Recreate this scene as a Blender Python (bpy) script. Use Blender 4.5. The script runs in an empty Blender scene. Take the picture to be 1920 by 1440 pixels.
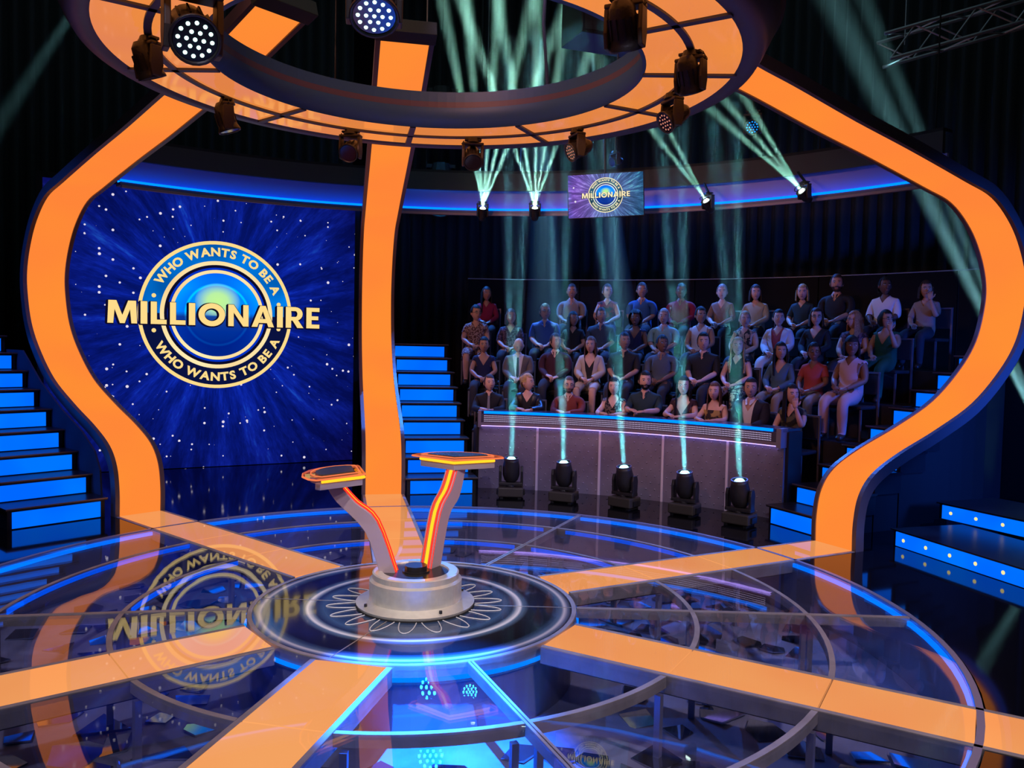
import bpy, bmesh, math, random
from mathutils import Vector, Matrix, Euler
random.seed(7)
pi = math.pi
rad = math.radians
sc = bpy.context.scene
col = sc.collection

# ------------------------------------------------------------------ camera
cam_d = bpy.data.cameras.new('camera'); cam = bpy.data.objects.new('camera', cam_d); col.objects.link(cam)
PITCH, ROLL, FPX = -0.0474, 0.0211, 1538.92
_r0 = Vector((1, 0, 0)); _u0 = Vector((0, -math.sin(PITCH), math.cos(PITCH))); _f = Vector((0, math.cos(PITCH), math.sin(PITCH)))
_rt = math.cos(ROLL)*_r0 + math.sin(ROLL)*_u0; _up = -math.sin(ROLL)*_r0 + math.cos(ROLL)*_u0
_m = Matrix((_rt, _up, -_f)).transposed().to_4x4(); _m.translation = Vector((0.707, -6.2237, 2.0))
cam.matrix_world = _m
cam_d.sensor_fit = 'HORIZONTAL'; cam_d.sensor_width = 36; cam_d.lens = FPX/1920*36
cam_d.clip_start = 0.05; cam_d.clip_end = 100
sc.camera = cam
# ------------------------------------------------------------------ view / cycles quality
sc.view_settings.view_transform = 'Standard'; sc.view_settings.look = 'None'
sc.view_settings.gamma = 1; sc.view_settings.exposure = 0.0; sc.view_settings.use_curve_mapping = False
cy = sc.cycles
cy.max_bounces = 7; cy.diffuse_bounces = 2; cy.glossy_bounces = 4; cy.transmission_bounces = 3
cy.volume_bounces = 0; cy.transparent_max_bounces = 24; cy.caustics_reflective = False; cy.caustics_refractive = False
cy.sample_clamp_indirect = 3.0; cy.use_denoising = True
# ------------------------------------------------------------------ world: a closed dark studio
w = bpy.data.worlds.new('studio_dark'); sc.world = w; w.use_nodes = True
w.node_tree.nodes['Background'].inputs[0].default_value = (0.02, 0.03, 0.05, 1)
w.node_tree.nodes['Background'].inputs[1].default_value = 0.3

def spot(name, loc, target, color, energy, size, blend=0.3, radius=0.1):
    d = bpy.data.lights.new(name, 'SPOT'); d.color = color; d.energy = energy; d.spot_size = rad(size); d.spot_blend = blend
    d.shadow_soft_size = radius
    o = bpy.data.objects.new(name, d); col.objects.link(o); o.location = loc
    o.rotation_euler = (Vector(target) - Vector(loc)).to_track_quat('-Z', 'Y').to_euler()
    return o
def area(name, loc, target, color, energy, sx, sy):
    d = bpy.data.lights.new(name, 'AREA'); d.color = color; d.energy = energy; d.shape = 'RECTANGLE'; d.size = sx; d.size_y = sy
    o = bpy.data.objects.new(name, d); col.objects.link(o); o.location = loc
    o.rotation_euler = (Vector(target) - Vector(loc)).to_track_quat('-Z', 'Y').to_euler()
    return o
# stage lighting hung outside the frame in the truss, plus added fill lights
spot('key_light', (-1.5, -5.0, 6.2), (0, 0, 0.2), (1.0, 0.92, 0.76), 900, 17, 0.5, 0.12)
spot('key_light', (3.2, -4.6, 6.2), (0.0, 0, 0.4), (1.0, 0.84, 0.80), 620, 17, 0.5, 0.12)
spot('stage_wash_light', (0.0, -7.5, 6.6), (0, -.6, 0), (0.74, 0.72, 1.0), 620, 50, 0.4, 0.2)
spot('stage_wash_light', (6.5, -5.0, 6.6), (2.0, 0.0, 0), (0.90, 0.76, 0.90), 1500, 42, 0.5, 0.2)
spot('stage_wash_light', (-6.0, -5.0, 6.6), (-1.8, -.4, 0), (0.74, 0.70, 1.0), 900, 42, 0.5, 0.2)
area('ambient_fill', (0, 3, 9.8), (0, 3, 0), (0.45, 0.75, 0.85), 70, 14, 12)  # added fill without a fixture, lifts the blacks towards teal
spot('desk_wash_light', (0.5, 0.5, 7.0), (1.9, 4.95, 0.9), (0.60, 0.48, 1.0), 520, 46, 0.8, 0.3)
spot('desk_low_light', (0.6, -3.5, 5.5), (2.0, 4.9, 0.2), (1.0, 0.82, 0.62), 170, 34, 0.8, 0.3)
spot('audience_face_fill', (-2.5, -4.5, 6.4), (2.6, 6.2, 2.1), (1.0, 0.40, 0.30), 900, 42, 0.7, 0.3)  # added warm fill, stands in for the orange set's light on faces
spot('audience_face_fill', (-3.5, 1.0, 6.4), (2.6, 6.2, 2.1), (1.0, 0.50, 0.34), 420, 52, 0.8, 0.3)  # second added warm fill for the faces
spot('audience_back_light', (-.75, 9.2, 5.12), (.3, -2.0, .2), (0.0, 0.28, 1.0), 700, 46, 0.6, 0.02)
spot('audience_back_light', (-.75, 9.2, 6.5), (1.4, 6.4, 2.0), (0.03, 0.22, 1.0), 2400, 75, 0.6, 0.02)
spot('audience_back_light', (4.4, 9.4, 6.6), (3.2, 6.0, 2.0), (0.04, 0.20, 1.0), 2200, 62, 0.6, 0.3)
spot('audience_back_light', (8.4, 7.4, 6.6), (5.0, 4.8, 1.8), (0.04, 0.20, 1.0), 2200, 62, 0.6, 0.3)
spot('backdrop_light', (7.9, -.6, 1.6), (7.2, 4.2, .8), (0.02, 0.12, 1.0), 1300, 80, 1.0, 0.4)
spot('arch_rim_light', (7.8, .6, 4.2), (5.2, 2.9, 1.5), (0.02, 0.14, 1.0), 700, 70, 1.0, 0.3)
spot('stair_wash_light', (-6.6, 1.4, 5.0), (-4.6, 4.2, 1.2), (0.02, 0.14, 1.0), 420, 70, 0.8, 0.3)

# ------------------------------------------------------------------ materials
MATS = {}
def _new(name):
    m = bpy.data.materials.new(name); m.use_nodes = True; nt = m.node_tree; nt.nodes.clear()
    out = nt.nodes.new('ShaderNodeOutputMaterial'); MATS[name] = m
    return m, nt, out
def pbr(name, c, rough=0.5, metal=0.0, noise=0.0, scale=8.0, spec=0.5, bump=0.0, bscale=60):
    if name in MATS: return MATS[name]
    m, nt, out = _new(name)
    b = nt.nodes.new('ShaderNodeBsdfPrincipled'); nt.links.new(b.outputs[0], out.inputs[0])
    b.inputs['Base Color'].default_value = (*c, 1); b.inputs['Roughness'].default_value = rough
    b.inputs['Metallic'].default_value = metal; b.inputs['Specular IOR Level'].default_value = spec
    if noise > 0 or bump > 0:
        tc = nt.nodes.new('ShaderNodeTexCoord'); n = nt.nodes.new('ShaderNodeTexNoise'); n.inputs['Scale'].default_value = scale
        n.inputs['Detail'].default_value = 4; nt.links.new(tc.outputs['Object'], n.inputs['Vector'])
    if noise > 0:
        r = nt.nodes.new('ShaderNodeValToRGB')
        r.color_ramp.elements[0].color = (*[x*(1-noise) for x in c], 1); r.color_ramp.elements[0].position = .3
        r.color_ramp.elements[1].color = (*[min(1, x*(1+noise)) for x in c], 1); r.color_ramp.elements[1].position = .7
        nt.links.new(n.outputs['Fac'], r.inputs[0]); nt.links.new(r.outputs[0], b.inputs['Base Color'])
    if bump > 0:
        n2 = nt.nodes.new('ShaderNodeTexNoise'); n2.inputs['Scale'].default_value = bscale; nt.links.new(tc.outputs['Object'], n2.inputs['Vector'])
        bp = nt.nodes.new('ShaderNodeBump'); bp.inputs['Strength'].default_value = bump; bp.inputs['Distance'].default_value = 0.01
        nt.links.new(n2.outputs['Fac'], bp.inputs['Height']); nt.links.new(bp.outputs[0], b.inputs['Normal'])
    return m
def emit(name, c, s=1.0, c2=None, scale=1.2, gloss=0.0, rough=0.05):
    """lamp panel: its own light, cloudy between two tones, optionally behind a glossy face"""
    if name in MATS: return MATS[name]
    m, nt, out = _new(name)
    e = nt.nodes.new('ShaderNodeEmission'); e.inputs[0].default_value = (*c, 1); e.inputs[1].default_value = s
    if c2:
        tc = nt.nodes.new('ShaderNodeTexCoord'); n = nt.nodes.new('ShaderNodeTexNoise'); n.inputs['Scale'].default_value = scale; n.inputs['Detail'].default_value = 1.5
        r = nt.nodes.new('ShaderNodeValToRGB'); r.color_ramp.elements[0].position = .35; r.color_ramp.elements[1].position = .65
        r.color_ramp.elements[0].color = (*c, 1); r.color_ramp.elements[1].color = (*c2, 1)
        nt.links.new(tc.outputs['Object'], n.inputs['Vector']); nt.links.new(n.outputs['Fac'], r.inputs[0]); nt.links.new(r.outputs[0], e.inputs[0])
    if gloss > 0:
        f = nt.nodes.new('ShaderNodeFresnel'); f.inputs[0].default_value = gloss
        g = nt.nodes.new('ShaderNodeBsdfGlossy'); g.inputs['Roughness'].default_value = rough
        mx = nt.nodes.new('ShaderNodeMixShader'); nt.links.new(f.outputs[0], mx.inputs[0]); nt.links.new(e.outputs[0], mx.inputs[1]); nt.links.new(g.outputs[0], mx.inputs[2])
        nt.links.new(mx.outputs[0], out.inputs[0])
    else: nt.links.new(e.outputs[0], out.inputs[0])
    return m
def clear(name, ior=1.5, tint=(1, 1, 1), rough=0.0, wav=0.0):
    if name in MATS: return MATS[name]
    m, nt, out = _new(name)
    f = nt.nodes.new('ShaderNodeFresnel')
    ge = nt.nodes.new('ShaderNodeNewGeometry'); mr = nt.nodes.new('ShaderNodeMapRange')   # inner face of the thin pane keeps the same index
    mr.inputs['To Min'].default_value = ior; mr.inputs['To Max'].default_value = 1/ior
    nt.links.new(ge.outputs['Backfacing'], mr.inputs['Value']); nt.links.new(mr.outputs[0], f.inputs[0])
    t = nt.nodes.new('ShaderNodeBsdfTransparent'); t.inputs[0].default_value = (*tint, 1)
    g = nt.nodes.new('ShaderNodeBsdfGlossy'); g.inputs['Roughness'].default_value = rough
    if wav > 0:
        tc = nt.nodes.new('ShaderNodeTexCoord'); n = nt.nodes.new('ShaderNodeTexNoise'); n.inputs['Scale'].default_value = 1.3
        bp = nt.nodes.new('ShaderNodeBump'); bp.inputs['Strength'].default_value = wav; bp.inputs['Distance'].default_value = 0.02
        nt.links.new(tc.outputs['Object'], n.inputs['Vector']); nt.links.new(n.outputs['Fac'], bp.inputs['Height']); nt.links.new(bp.outputs[0], g.inputs['Normal'])
    mx = nt.nodes.new('ShaderNodeMixShader'); nt.links.new(f.outputs[0], mx.inputs[0]); nt.links.new(t.outputs[0], mx.inputs[1]); nt.links.new(g.outputs[0], mx.inputs[2])
    nt.links.new(mx.outputs[0], out.inputs[0]); return m
def haze_mat(name, density, aniso=0.2):
    if name in MATS: return MATS[name]
    m, nt, out = _new(name)
    v = nt.nodes.new('ShaderNodeVolumeScatter'); v.inputs['Density'].default_value = density; v.inputs['Anisotropy'].default_value = aniso
    nt.links.new(v.outputs[0], out.inputs['Volume']); m.volume_intersection_method = 'ACCURATE' if hasattr(m, 'volume_intersection_method') else None
    return m

ORANGE = emit('orange_panel', (1.0, 0.27, 0.035), 1.0, (1.0, 0.235, 0.04), 0.9)
RING_O = emit('ring_panel', (0.92, 0.27, 0.075), 1.0, (0.98, 0.30, 0.06), 1.4, gloss=1.3, rough=0.05)
WALK_O = emit('walkway_panel', (1.0, 0.40, 0.13), 1.0, (0.98, 0.34, 0.11), 1.0, gloss=1.45, rough=0.02)
BLUE_R = emit('blue_riser', (0.0, 0.16, 1.0), 1.15, (0.0, 0.12, 1.0), 1.5)
BLUE_L = emit('blue_led', (0.0, 0.16, 1.0), 2.2)
BLUE_S = emit('blue_painted_glow', (0.0, 0.10, 1.0), 1.3)  # blue light caught by the curved beams, made as emission
BLUE_D = emit('blue_step_face', (0.0, 0.12, 1.0), 1.1, (0.0, 0.16, 1.0), 2.0)
CASING = pbr('casing_mauve', (0.16, 0.12, 0.14), 0.42, 0.2)
RINGC = pbr('ring_casing', (0.095, 0.10, 0.15), 0.5, 0.1); RINGI = pbr('ring_inner', (0.055, 0.13, 0.24), 0.5, 0.1)
BLACK = pbr('black_paint', (0.012, 0.012, 0.015), 0.45)
MATTE = pbr('black_matte', (0.008, 0.008, 0.010), 0.8)
HOUSING = pbr('lamp_housing', (0.022, 0.020, 0.022), 0.42, bump=0.2)
BRONZE = pbr('bronze_frame', (0.40, 0.33, 0.28), 0.5, 0.3, noise=0.2, scale=5)
STEEL = pbr('brushed_steel', (0.82, 0.77, 0.66), 0.30, 0.6, noise=0.06, scale=20)
GREYM = pbr('grey_metal', (0.30, 0.27, 0.33), 0.4, 0.5)

def quiet(*ms):
    for m in ms: m.cycles.emission_sampling = 'NONE'
    return ms[0]
# ------------------------------------------------------------------ geometry helpers
class B:
    def __init__(s): s.v = []; s.f = []; s.mi = []; s.M = Matrix.Identity(4); s.cur = 0; s.sm = []; s.smooth = False
    def add(s, vs, fs):
        n = len(s.v); s.v += [tuple(s.M @ Vector(p)) for p in vs]
        for f in fs: s.f.append([n+i for i in f]); s.mi.append(s.cur); s.sm.append(s.smooth)
    def box(s, x0, x1, y0, y1, z0, z1):
        s.add([(x0,y0,z0),(x1,y0,z0),(x1,y1,z0),(x0,y1,z0),(x0,y0,z1),(x1,y0,z1),(x1,y1,z1),(x0,y1,z1)],
              [(0,3,2,1),(4,5,6,7),(0,1,5,4),(1,2,6,5),(2,3,7,6),(3,0,4,7)])
    def prism(s, poly, z0, z1):
        n = len(poly)
        s.add([(x,y,z0) for x,y in poly]+[(x,y,z1) for x,y in poly],
              [tuple(range(n))[::-1], tuple(range(n,2*n))]+[(i,(i+1)%n,n+(i+1)%n,n+i) for i in range(n)])
    def grid(s, rows, closed_u=False, closed_v=False, cap=False):
        nu, nv = len(rows), len(rows[0]); vs = [p for r in rows for p in r]; fs = []
        for i in range(nu if closed_u else nu-1):
            for j in range(nv if closed_v else nv-1):
                a=i*nv+j; b=i*nv+(j+1)%nv; c=((i+1)%nu)*nv+(j+1)%nv; d=((i+1)%nu)*nv+j
                fs.append((a,b,c,d))
        if cap and closed_v: fs.append(tuple(range(nv))[::-1]); fs.append(tuple((nu-1)*nv+j for j in range(nv)))
        s.add(vs, fs)
    def sector(s, r0, r1, a0, a1, z0, z1, n=None, z2=None, z3=None):
        """ring sector, angles in degrees; z0,z1 at r0 ; z2,z3 at r1"""
        z2 = z0 if z2 is None else z2; z3 = z1 if z3 is None else z3
        full = abs(abs(a1-a0)-360) < 1e-6
        n = n or max(2, int(abs(a1-a0)/4))
        rows = []
        for i in range(n if full else n+1):
            a = rad(a0+(a1-a0)*i/n); c, q = math.cos(a), math.sin(a)
            rows.append([(r0*c,r0*q,z0),(r1*c,r1*q,z2),(r1*c,r1*q,z3),(r0*c,r0*q,z1)])
        s.grid(rows, closed_u=full, closed_v=True, cap=not full)
    def lathe(s, prof, n=32, ax=None):
        rows = [[(r*math.cos(2*pi*i/n), r*math.sin(2*pi*i/n), z) for r, z in prof] for i in range(n)]
        s.grid(rows, closed_u=True)
    def cyl(s, r, z0, z1, n=16, r2=None):
        r2 = r if r2 is None else r2
        s.add([(r*math.cos(2*pi*i/n), r*math.sin(2*pi*i/n), z0) for i in range(n)]+[(r2*math.cos(2*pi*i/n), r2*math.sin(2*pi*i/n), z1) for i in range(n)],
              [tuple(range(n))[::-1], tuple(range(n,2*n))]+[(i,(i+1)%n,n+(i+1)%n,n+i) for i in range(n)])
    def tube(s, pts, r, n=6, radii=None):
        pts = [Vector(p) for p in pts]; rows = []
        for i, p in enumerate(pts):
            t = (pts[min(i+1,len(pts)-1)]-pts[max(i-1,0)]).normalized()
            a = Vector((0,0,1)) if abs(t.z) < .9 else Vector((1,0,0))
            x = t.cross(a).normalized(); y = t.cross(x); rr = radii[i] if radii else r
            rows.append([tuple(p+rr*(math.cos(2*pi*k/n)*x+math.sin(2*pi*k/n)*y)) for k in range(n)])
        s.grid(rows, closed_v=True, cap=True)
    def ell(s, c, r, nu=12, nv=8, rot=None):
        rows = []
        for j in range(nv+1):
            th = pi*j/nv; row = []
            for i in range(nu):
                p = Vector((r[0]*math.sin(th)*math.cos(2*pi*i/nu), r[1]*math.sin(th)*math.sin(2*pi*i/nu), r[2]*math.cos(th)))
                if rot: p = rot @ p
                row.append(tuple(p+Vector(c)))
            rows.append(row)
        s.grid(rows, closed_v=True)
    def obj(s, name, mats, parent=None, loc=None, rot=None, bevel=0):
        me = bpy.data.meshes.new(name); me.from_pydata(s.v, [], s.f)
        mats = mats if isinstance(mats, (list, tuple)) else [mats]
        for m in mats: me.materials.append(m)
        if len(mats) > 1: me.polygons.foreach_set('material_index', s.mi)
        if any(s.sm): me.polygons.foreach_set('use_smooth', s.sm)
        bm = bmesh.new(); bm.from_mesh(me); bmesh.ops.recalc_face_normals(bm, faces=bm.faces); bm.to_mesh(me); bm.free()
        me.update()
        o = bpy.data.objects.new(name, me); col.objects.link(o)
        if parent: o.parent = parent
        if loc: o.location = loc
        if rot: o.rotation_euler = rot
        if bevel:
            b = o.modifiers.new('bevel', 'BEVEL'); b.width = bevel; b.segments = 2; b.limit_method = 'ANGLE'
        return o
def tag(o, label=None, cat=None, group=None, kind=None):
    if label: o['label'] = label
    if cat: o['category'] = cat
    if group: o['group'] = group
    if kind: o['kind'] = kind
    return o
def thing(name, label, cat, loc=(0,0,0), rz=0, group=None, kind=None):
    o = bpy.data.objects.new(name, None); col.objects.link(o); o.location = loc; o.rotation_euler = (0,0,rz)
    o.empty_display_size = .1
    return tag(o, label, cat, group, kind)
def copy_tree(o, parent=None):
    c = o.copy(); col.objects.link(c); c.parent = parent
    for ch in list(o.children): copy_tree(ch, c)
    return c
def text_mesh(txt, size=1.0, offset=0.0, ext=0.0):
    cu = bpy.data.curves.new('t', 'FONT'); cu.body = txt; cu.size = size; cu.offset = offset; cu.extrude = ext; cu.align_x = 'CENTER'
    cu.resolution_u = 3
    o = bpy.data.objects.new('t', cu); col.objects.link(o)
    dg = bpy.context.evaluated_depsgraph_get(); me = bpy.data.meshes.new_from_object(o.evaluated_get(dg))
    vs = [tuple(v.co) for v in me.vertices]; fs = [tuple(p.vertices) for p in me.polygons]
    bpy.data.objects.remove(o); bpy.data.meshes.remove(me); bpy.data.curves.remove(cu)
    return vs, fs

# ================================================================== SETTING
R3 = 3.80
b = B(); b.sector(R3+.012, 13.0, 0, 360, -.6, 0.0, 96)
tag(b.obj('floor', pbr('gloss_black_floor', (0.004, 0.004, 0.006), 0.06, spec=0.5, bump=0.02, bscale=3)), kind='structure')
b = B(); b.box(-12,12,-11,13,-.75,-.62); tag(b.obj('floor_base', MATTE), kind='structure')
b = B(); b.box(-12,12,-11,13,10.0,10.2); tag(b.obj('ceiling', MATTE), kind='structure')
for nm, bx in (('wall_back',(-12,12,12.6,12.8)),('wall_front',(-12,12,-11,-10.8)),('wall_left',(-12,-11.8,-11,12.8)),('wall_right',(11.8,12,-11,12.8))):
    b = B(); b.box(bx[0],bx[1],bx[2],bx[3],-.7,10.1); tag(b.obj(nm, MATTE), kind='structure')
def curtain(name, label, R, a0, a1, z0, z1, mat, amp=.09, pleats=60):
    b = B(); n = pleats*6; rows = []
    for i in range(n+1):
        a = rad(a0+(a1-a0)*i/n); r = R+amp*math.sin(i/6*2*pi)+.03*math.sin(i*.37)
        rows.append([(r*math.cos(a), r*math.sin(a), z) for z in (z0, z1)])
    b.smooth = True; b.grid(rows)
    o = b.obj(name, mat); m = o.modifiers.new('s', 'SOLIDIFY'); m.thickness = .012
    return tag(o, label, 'curtain')
CURT = pbr('curtain_velvet', (0.028, 0.033, 0.038), 0.9)
curtain('stage_curtain', 'dark pleated curtain hanging behind the seated audience', 10.6, 25, 100, 0.01, 9.8, CURT)
curtain('stage_curtain', 'dark pleated curtain hanging at the left behind the glowing arch', 10.4, 104, 178, 0.01, 9.8, CURT)
curtain('stage_curtain', 'dark blue-lit curtain hanging at the right beyond the studded steps', 9.6, -22, 22, 0.01, 9.8, CURT)

# ================================================================== ROUND GLASS STAGE
SPOKES = [28.0, -30.3, -102.0, -141.3, 139.2, 102.0]
DIVS = [-1.3, 65.8, -67.0, 189.5]
WW = .235      # half width of a walkway's light panel
FW = .038      # side frame width
R0, R1, R2 = 1.234, 2.115, 2.99
stage = thing('glass_stage', 'round glass-topped stage floor with glowing orange walkways like wheel spokes', 'stage')
ORD = sorted([(a % 360, 'S') for a in SPOKES]+[(a % 360, 'D') for a in DIVS])
GLASS = clear('stage_glass', 1.55, (0.93, 0.95, 1.0), 0.004, 0.05)
def arc_pts(r, a0, h0, a1, h1, n):
    s = rad(a0)+math.asin(h0/r); e = rad(a1)-math.asin(h1/r)
    return [(r*math.cos(s+(e-s)*i/n), r*math.sin(s+(e-s)*i/n)) for i in range(n+1)]
for i, (a0, k0) in enumerate(ORD):
    a1, k1 = ORD[(i+1) % len(ORD)]
    if a1 < a0: a1 += 360
    h0 = WW+FW+.004 if k0 == 'S' else .022; h1 = WW+FW+.004 if k1 == 'S' else .022
    for ra, rb in ((R0+.006, R1-.02), (R1+.02, R2-.02), (R2+.02, R3-.044)):
        n = max(3, int((a1-a0)/4)); pa = arc_pts(ra, a0, h0, a1, h1, n); pb = arc_pts(rb, a0, h0, a1, h1, n)
        b = B(); b.grid([[(*p, -.012), (*q, -.012), (*q, 0), (*p, 0)] for p, q in zip(pa, pb)], closed_v=True, cap=True)
        b.obj('glass_pane', GLASS, stage)
    # curved frame members and the legs under them
    for r in (R1, R2):
        n = max(3, int((a1-a0)/3)); pa = arc_pts(r-.018, a0, h0, a1, h1, n); pb = arc_pts(r+.018, a0, h0, a1, h1, n)
        b = B(); b.grid([[(*p, -.07), (*q, -.07), (*q, .002), (*p, .002)] for p, q in zip(pa, pb)], closed_v=True, cap=True)
        b.obj('curved_beam', BRONZE, stage)
        for e in (rad(a0)+math.asin(min(.9, (h0+.05)/r)), rad(a1)-math.asin(min(.9, (h1+.05)/r))):
            b = B(); b.M = Matrix.Translation((r*math.cos(e), r*math.sin(e), 0)) @ Matrix.Rotation(e, 4, 'Z')
            b.box(-.02,.02,-.02,.02,-.5,-.10); b.obj('post', GREYM, stage)
    if i == 0: pass
for a in SPOKES:
    M = Matrix.Rotation(rad(a), 4, 'Z'); rend = 4.6 if a != -30.3 else 5.6
    seams = [R0+.01, R1, R2, R3-.04, rend]
    for r0, r1 in zip(seams[:-1], seams[1:]):
        b = B(); b.M = M; b.box(r0+.006 if r0 > 1.3 else r0, r1-.006, -WW, WW, -.02, .004); b.obj('walkway_panel', WALK_O, stage)
    for s in (-1, 1):
        b = B(); b.M = M; y0, y1 = sorted((s*WW, s*(WW+FW))); b.box(R0+.004, rend, y0, y1, -.11, .006)
        b.obj('walkway_edge', BRONZE, stage, bevel=.004)
    b = B(); b.M = M; b.box(R0+.01, R3-.03, -WW, WW, -.13, -.021); b.obj('light_box', pbr('light_box_back', (0.06, 0.05, 0.06), 0.7), stage)
for a in DIVS:
    b = B(); b.M = Matrix.Rotation(rad(a), 4, 'Z'); b.box(R0+.004, R3-.045, -.020, -.004, -.07, .004); b.box(R0+.004, R3-.045, .004, .020, -.07, .004)
    b.obj('radial_beam', BRONZE, stage)
b = B(); b.sector(R3-.04, R3, 0, 360, -.5, .006, 120); b.obj('stage_rim', pbr('rim_metal', (0.32, 0.30, 0.38), 0.35, 0.4), stage)
b = B(); b.sector(R3-.065, R3-.046, 0, 360, -.055, -.02, 120); b.obj('edge_led_strip', BLUE_L, stage)
b = B(); b.sector(R0+.006, R0+.02, 0, 360, -.095, -.072, 90); b.obj('hub_led_strip', BLUE_L, stage)
for r in (R1, R2):
    for a0_, a1_ in ((105.5, 135.5), (68.5, 98.5), (31.5, 63.5), (143.5, 186)):
        b = B(); b.sector(r-.026, r-.020, a0_, a1_, -.05, -.012, 20); b.obj('beam_painted_glow', BLUE_S, stage)  # blue light on the beam faces, put in as glowing strips
# hub: printed glass disc
m, nt, out = _new('hub_print')
tc = nt.nodes.new('ShaderNodeTexCoord'); sep = nt.nodes.new('ShaderNodeSeparateXYZ'); nt.links.new(tc.outputs['Object'], sep.inputs[0])
def math_node(nt, op, a, b2=None, c=None):
    n = nt.nodes.new('ShaderNodeMath'); n.operation = op
    for i, x in enumerate((a, b2, c)):
        if x is None: continue
        if isinstance(x, (int, float)): n.inputs[i].default_value = x
        else: nt.links.new(x, n.inputs[i])
    return n.outputs[0]
def ramp(nt, fac, stops, interp='LINEAR'):
    r = nt.nodes.new('ShaderNodeValToRGB'); r.color_ramp.interpolation = interp
    while len(r.color_ramp.elements) < len(stops): r.color_ramp.elements.new(.5)
    for e, (p, c) in zip(r.color_ramp.elements, stops): e.position = p; e.color = (*c, 1)
    nt.links.new(fac, r.inputs[0]); return r.outputs[0]
rr = math_node(nt, 'SQRT', math_node(nt, 'ADD', math_node(nt, 'MULTIPLY', sep.outputs[0], sep.outputs[0]), math_node(nt, 'MULTIPLY', sep.outputs[1], sep.outputs[1])))
rn = math_node(nt, 'DIVIDE', rr, 1.25)
pc = ramp(nt, rn, [(.34,(.02,.04,.09)),(.50,(.03,.06,.13)),(.55,(.05,.10,.19)),(.60,(.02,.03,.06)),(.615,(.10,.15,.22)),(.645,(.75,.74,.74)),(.66,(.10,.16,.24)),(.70,(.015,.015,.02)),
                   (.84,(.012,.012,.014)),(.87,(.04,.07,.12)),(.90,(.12,.18,.26)),(.915,(.72,.69,.66)),(.935,(.16,.20,.28)),(.955,(.03,.035,.05)),(1.0,(.03,.03,.035))])
bs = nt.nodes.new('ShaderNodeBsdfPrincipled'); nt.links.new(pc, bs.inputs['Base Color']); bs.inputs['Roughness'].default_value = .07
bs.inputs['Coat Weight'].default_value = .3; bs.inputs['Coat Roughness'].default_value = .02; nt.links.new(bs.outputs[0], out.inputs[0])
b = B(); b.sector(.36, R0-.035, 0, 360, -.08, .001, 96); b.obj('hub_disc', MATS['hub_print'], stage)
b = B(); b.sector(R0-.034, R0, 0, 360, -.12, .006, 96); b.obj('hub_rim', BRONZE, stage, bevel=.003)
PET = pbr('petal_line', (0.62, 0.60, 0.60), 0.3)
for k in range(18):
    a = rad(-90+20*k); b = B(); pts = []
    for i in range(17):
        t = i/16*pi; u = .42+.25*math.sin(t)**.8; v = .060*math.cos(t)*(1-.0*t)
        pts.append((u*math.cos(a)-v*math.sin(a), u*math.sin(a)+v*math.cos(a), .0035))
    b.tube(pts, .0042, 4); b.obj('petal_line', PET, stage)
for a in (-1.3, -110, 178): # joint lines of the printed disc
    b = B(); b.M = Matrix.Rotation(rad(a), 4, 'Z'); b.box(.45, R0-.036, -.004, .004, 0.0, .003); b.obj('joint_strip', pbr('joint', (0.45, 0.38, 0.30), .4, .6), stage)
# sunken deck with mirror shards
DECK = pbr('sunken_deck', (0.26, 0.25, 0.33), 0.45, noise=.3, scale=2.5)
b = B(); b.sector(.2, R3-.041, 0, 360, -.56, -.5, 96); b.obj('sunken_deck', DECK, stage)
b = B(); b.sector(1.19, 1.215, 0, 360, -.5, -.121, 64); b.obj('hub_wall', pbr('hub_wall', (0.22, 0.22, 0.30), .35), stage)
SH = pbr('mirror_shard', (0.42, 0.44, 0.52), 0.05, 0.95); SHL = pbr('bright_shard', (0.45, 0.45, 0.5), 0.05, 1.0)
cells = []
rng = random.Random(3)
tries = 0
while len(cells) < 295 and tries < 20000:
    tries += 1
    r = math.sqrt(rng.uniform(1.5**2, 3.62**2)); a = rng.uniform(0, 2*pi); p = (r*math.cos(a), r*math.sin(a)); s = rng.uniform(.10, .19)
    if all(math.hypot(p[0]-q[0], p[1]-q[1]) > (s+q[2])*.70 for q in cells): cells.append((*p, s))
for x, y, s in cells:
    k = rng.choice((3, 4, 4, 5)); t0 = rng.uniform(0, 2*pi); poly = []
    for i in range(k):
        t = t0+(i+rng.uniform(-.28, .28))*2*pi/k; q = s*rng.uniform(.75, 1.15); poly.append((q*math.cos(t), q*math.sin(t)))
    b = B(); b.prism(poly, 0, .012)
    o = b.obj('mirror_shard', SHL if rng.random() < .16 else SH, stage); o.location = (x, y, -.498); o.rotation_euler = (rng.uniform(-.09,.09), rng.uniform(-.09,.09), 0)

# ================================================================== ARCHES
def spline(pts, n=6):
    out_ = []
    for i in range(len(pts)-1):
        p0, p1, p2, p3 = pts[max(i-1,0)], pts[i], pts[i+1], pts[min(i+2,len(pts)-1)]
        for k in range(n):
            t = k/n
            out_.append(tuple(.5*((2*p1[j])+(-p0[j]+p2[j])*t+(2*p0[j]-5*p1[j]+4*p2[j]-p3[j])*t*t+(-p0[j]+3*p1[j]-3*p2[j]+p3[j])*t**3) for j in (0,1)))
    return out_+[pts[-1]]
PROF = spline([(4.6,0),(4.6,.28),(4.66,.55),(4.84,.76),(5.22,.95),(5.8,1.17),(6.42,1.45),(6.9,1.82),(7.18,2.16),(7.31,2.55),(7.32,2.85),(7.2,3.17),(6.97,3.48),(6.6,3.74),(6.1,3.87),(5.2,4.08),(4.4,4.25),(3.6,4.44),(2.9,4.60),(1.9,4.92)], 5)
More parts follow.
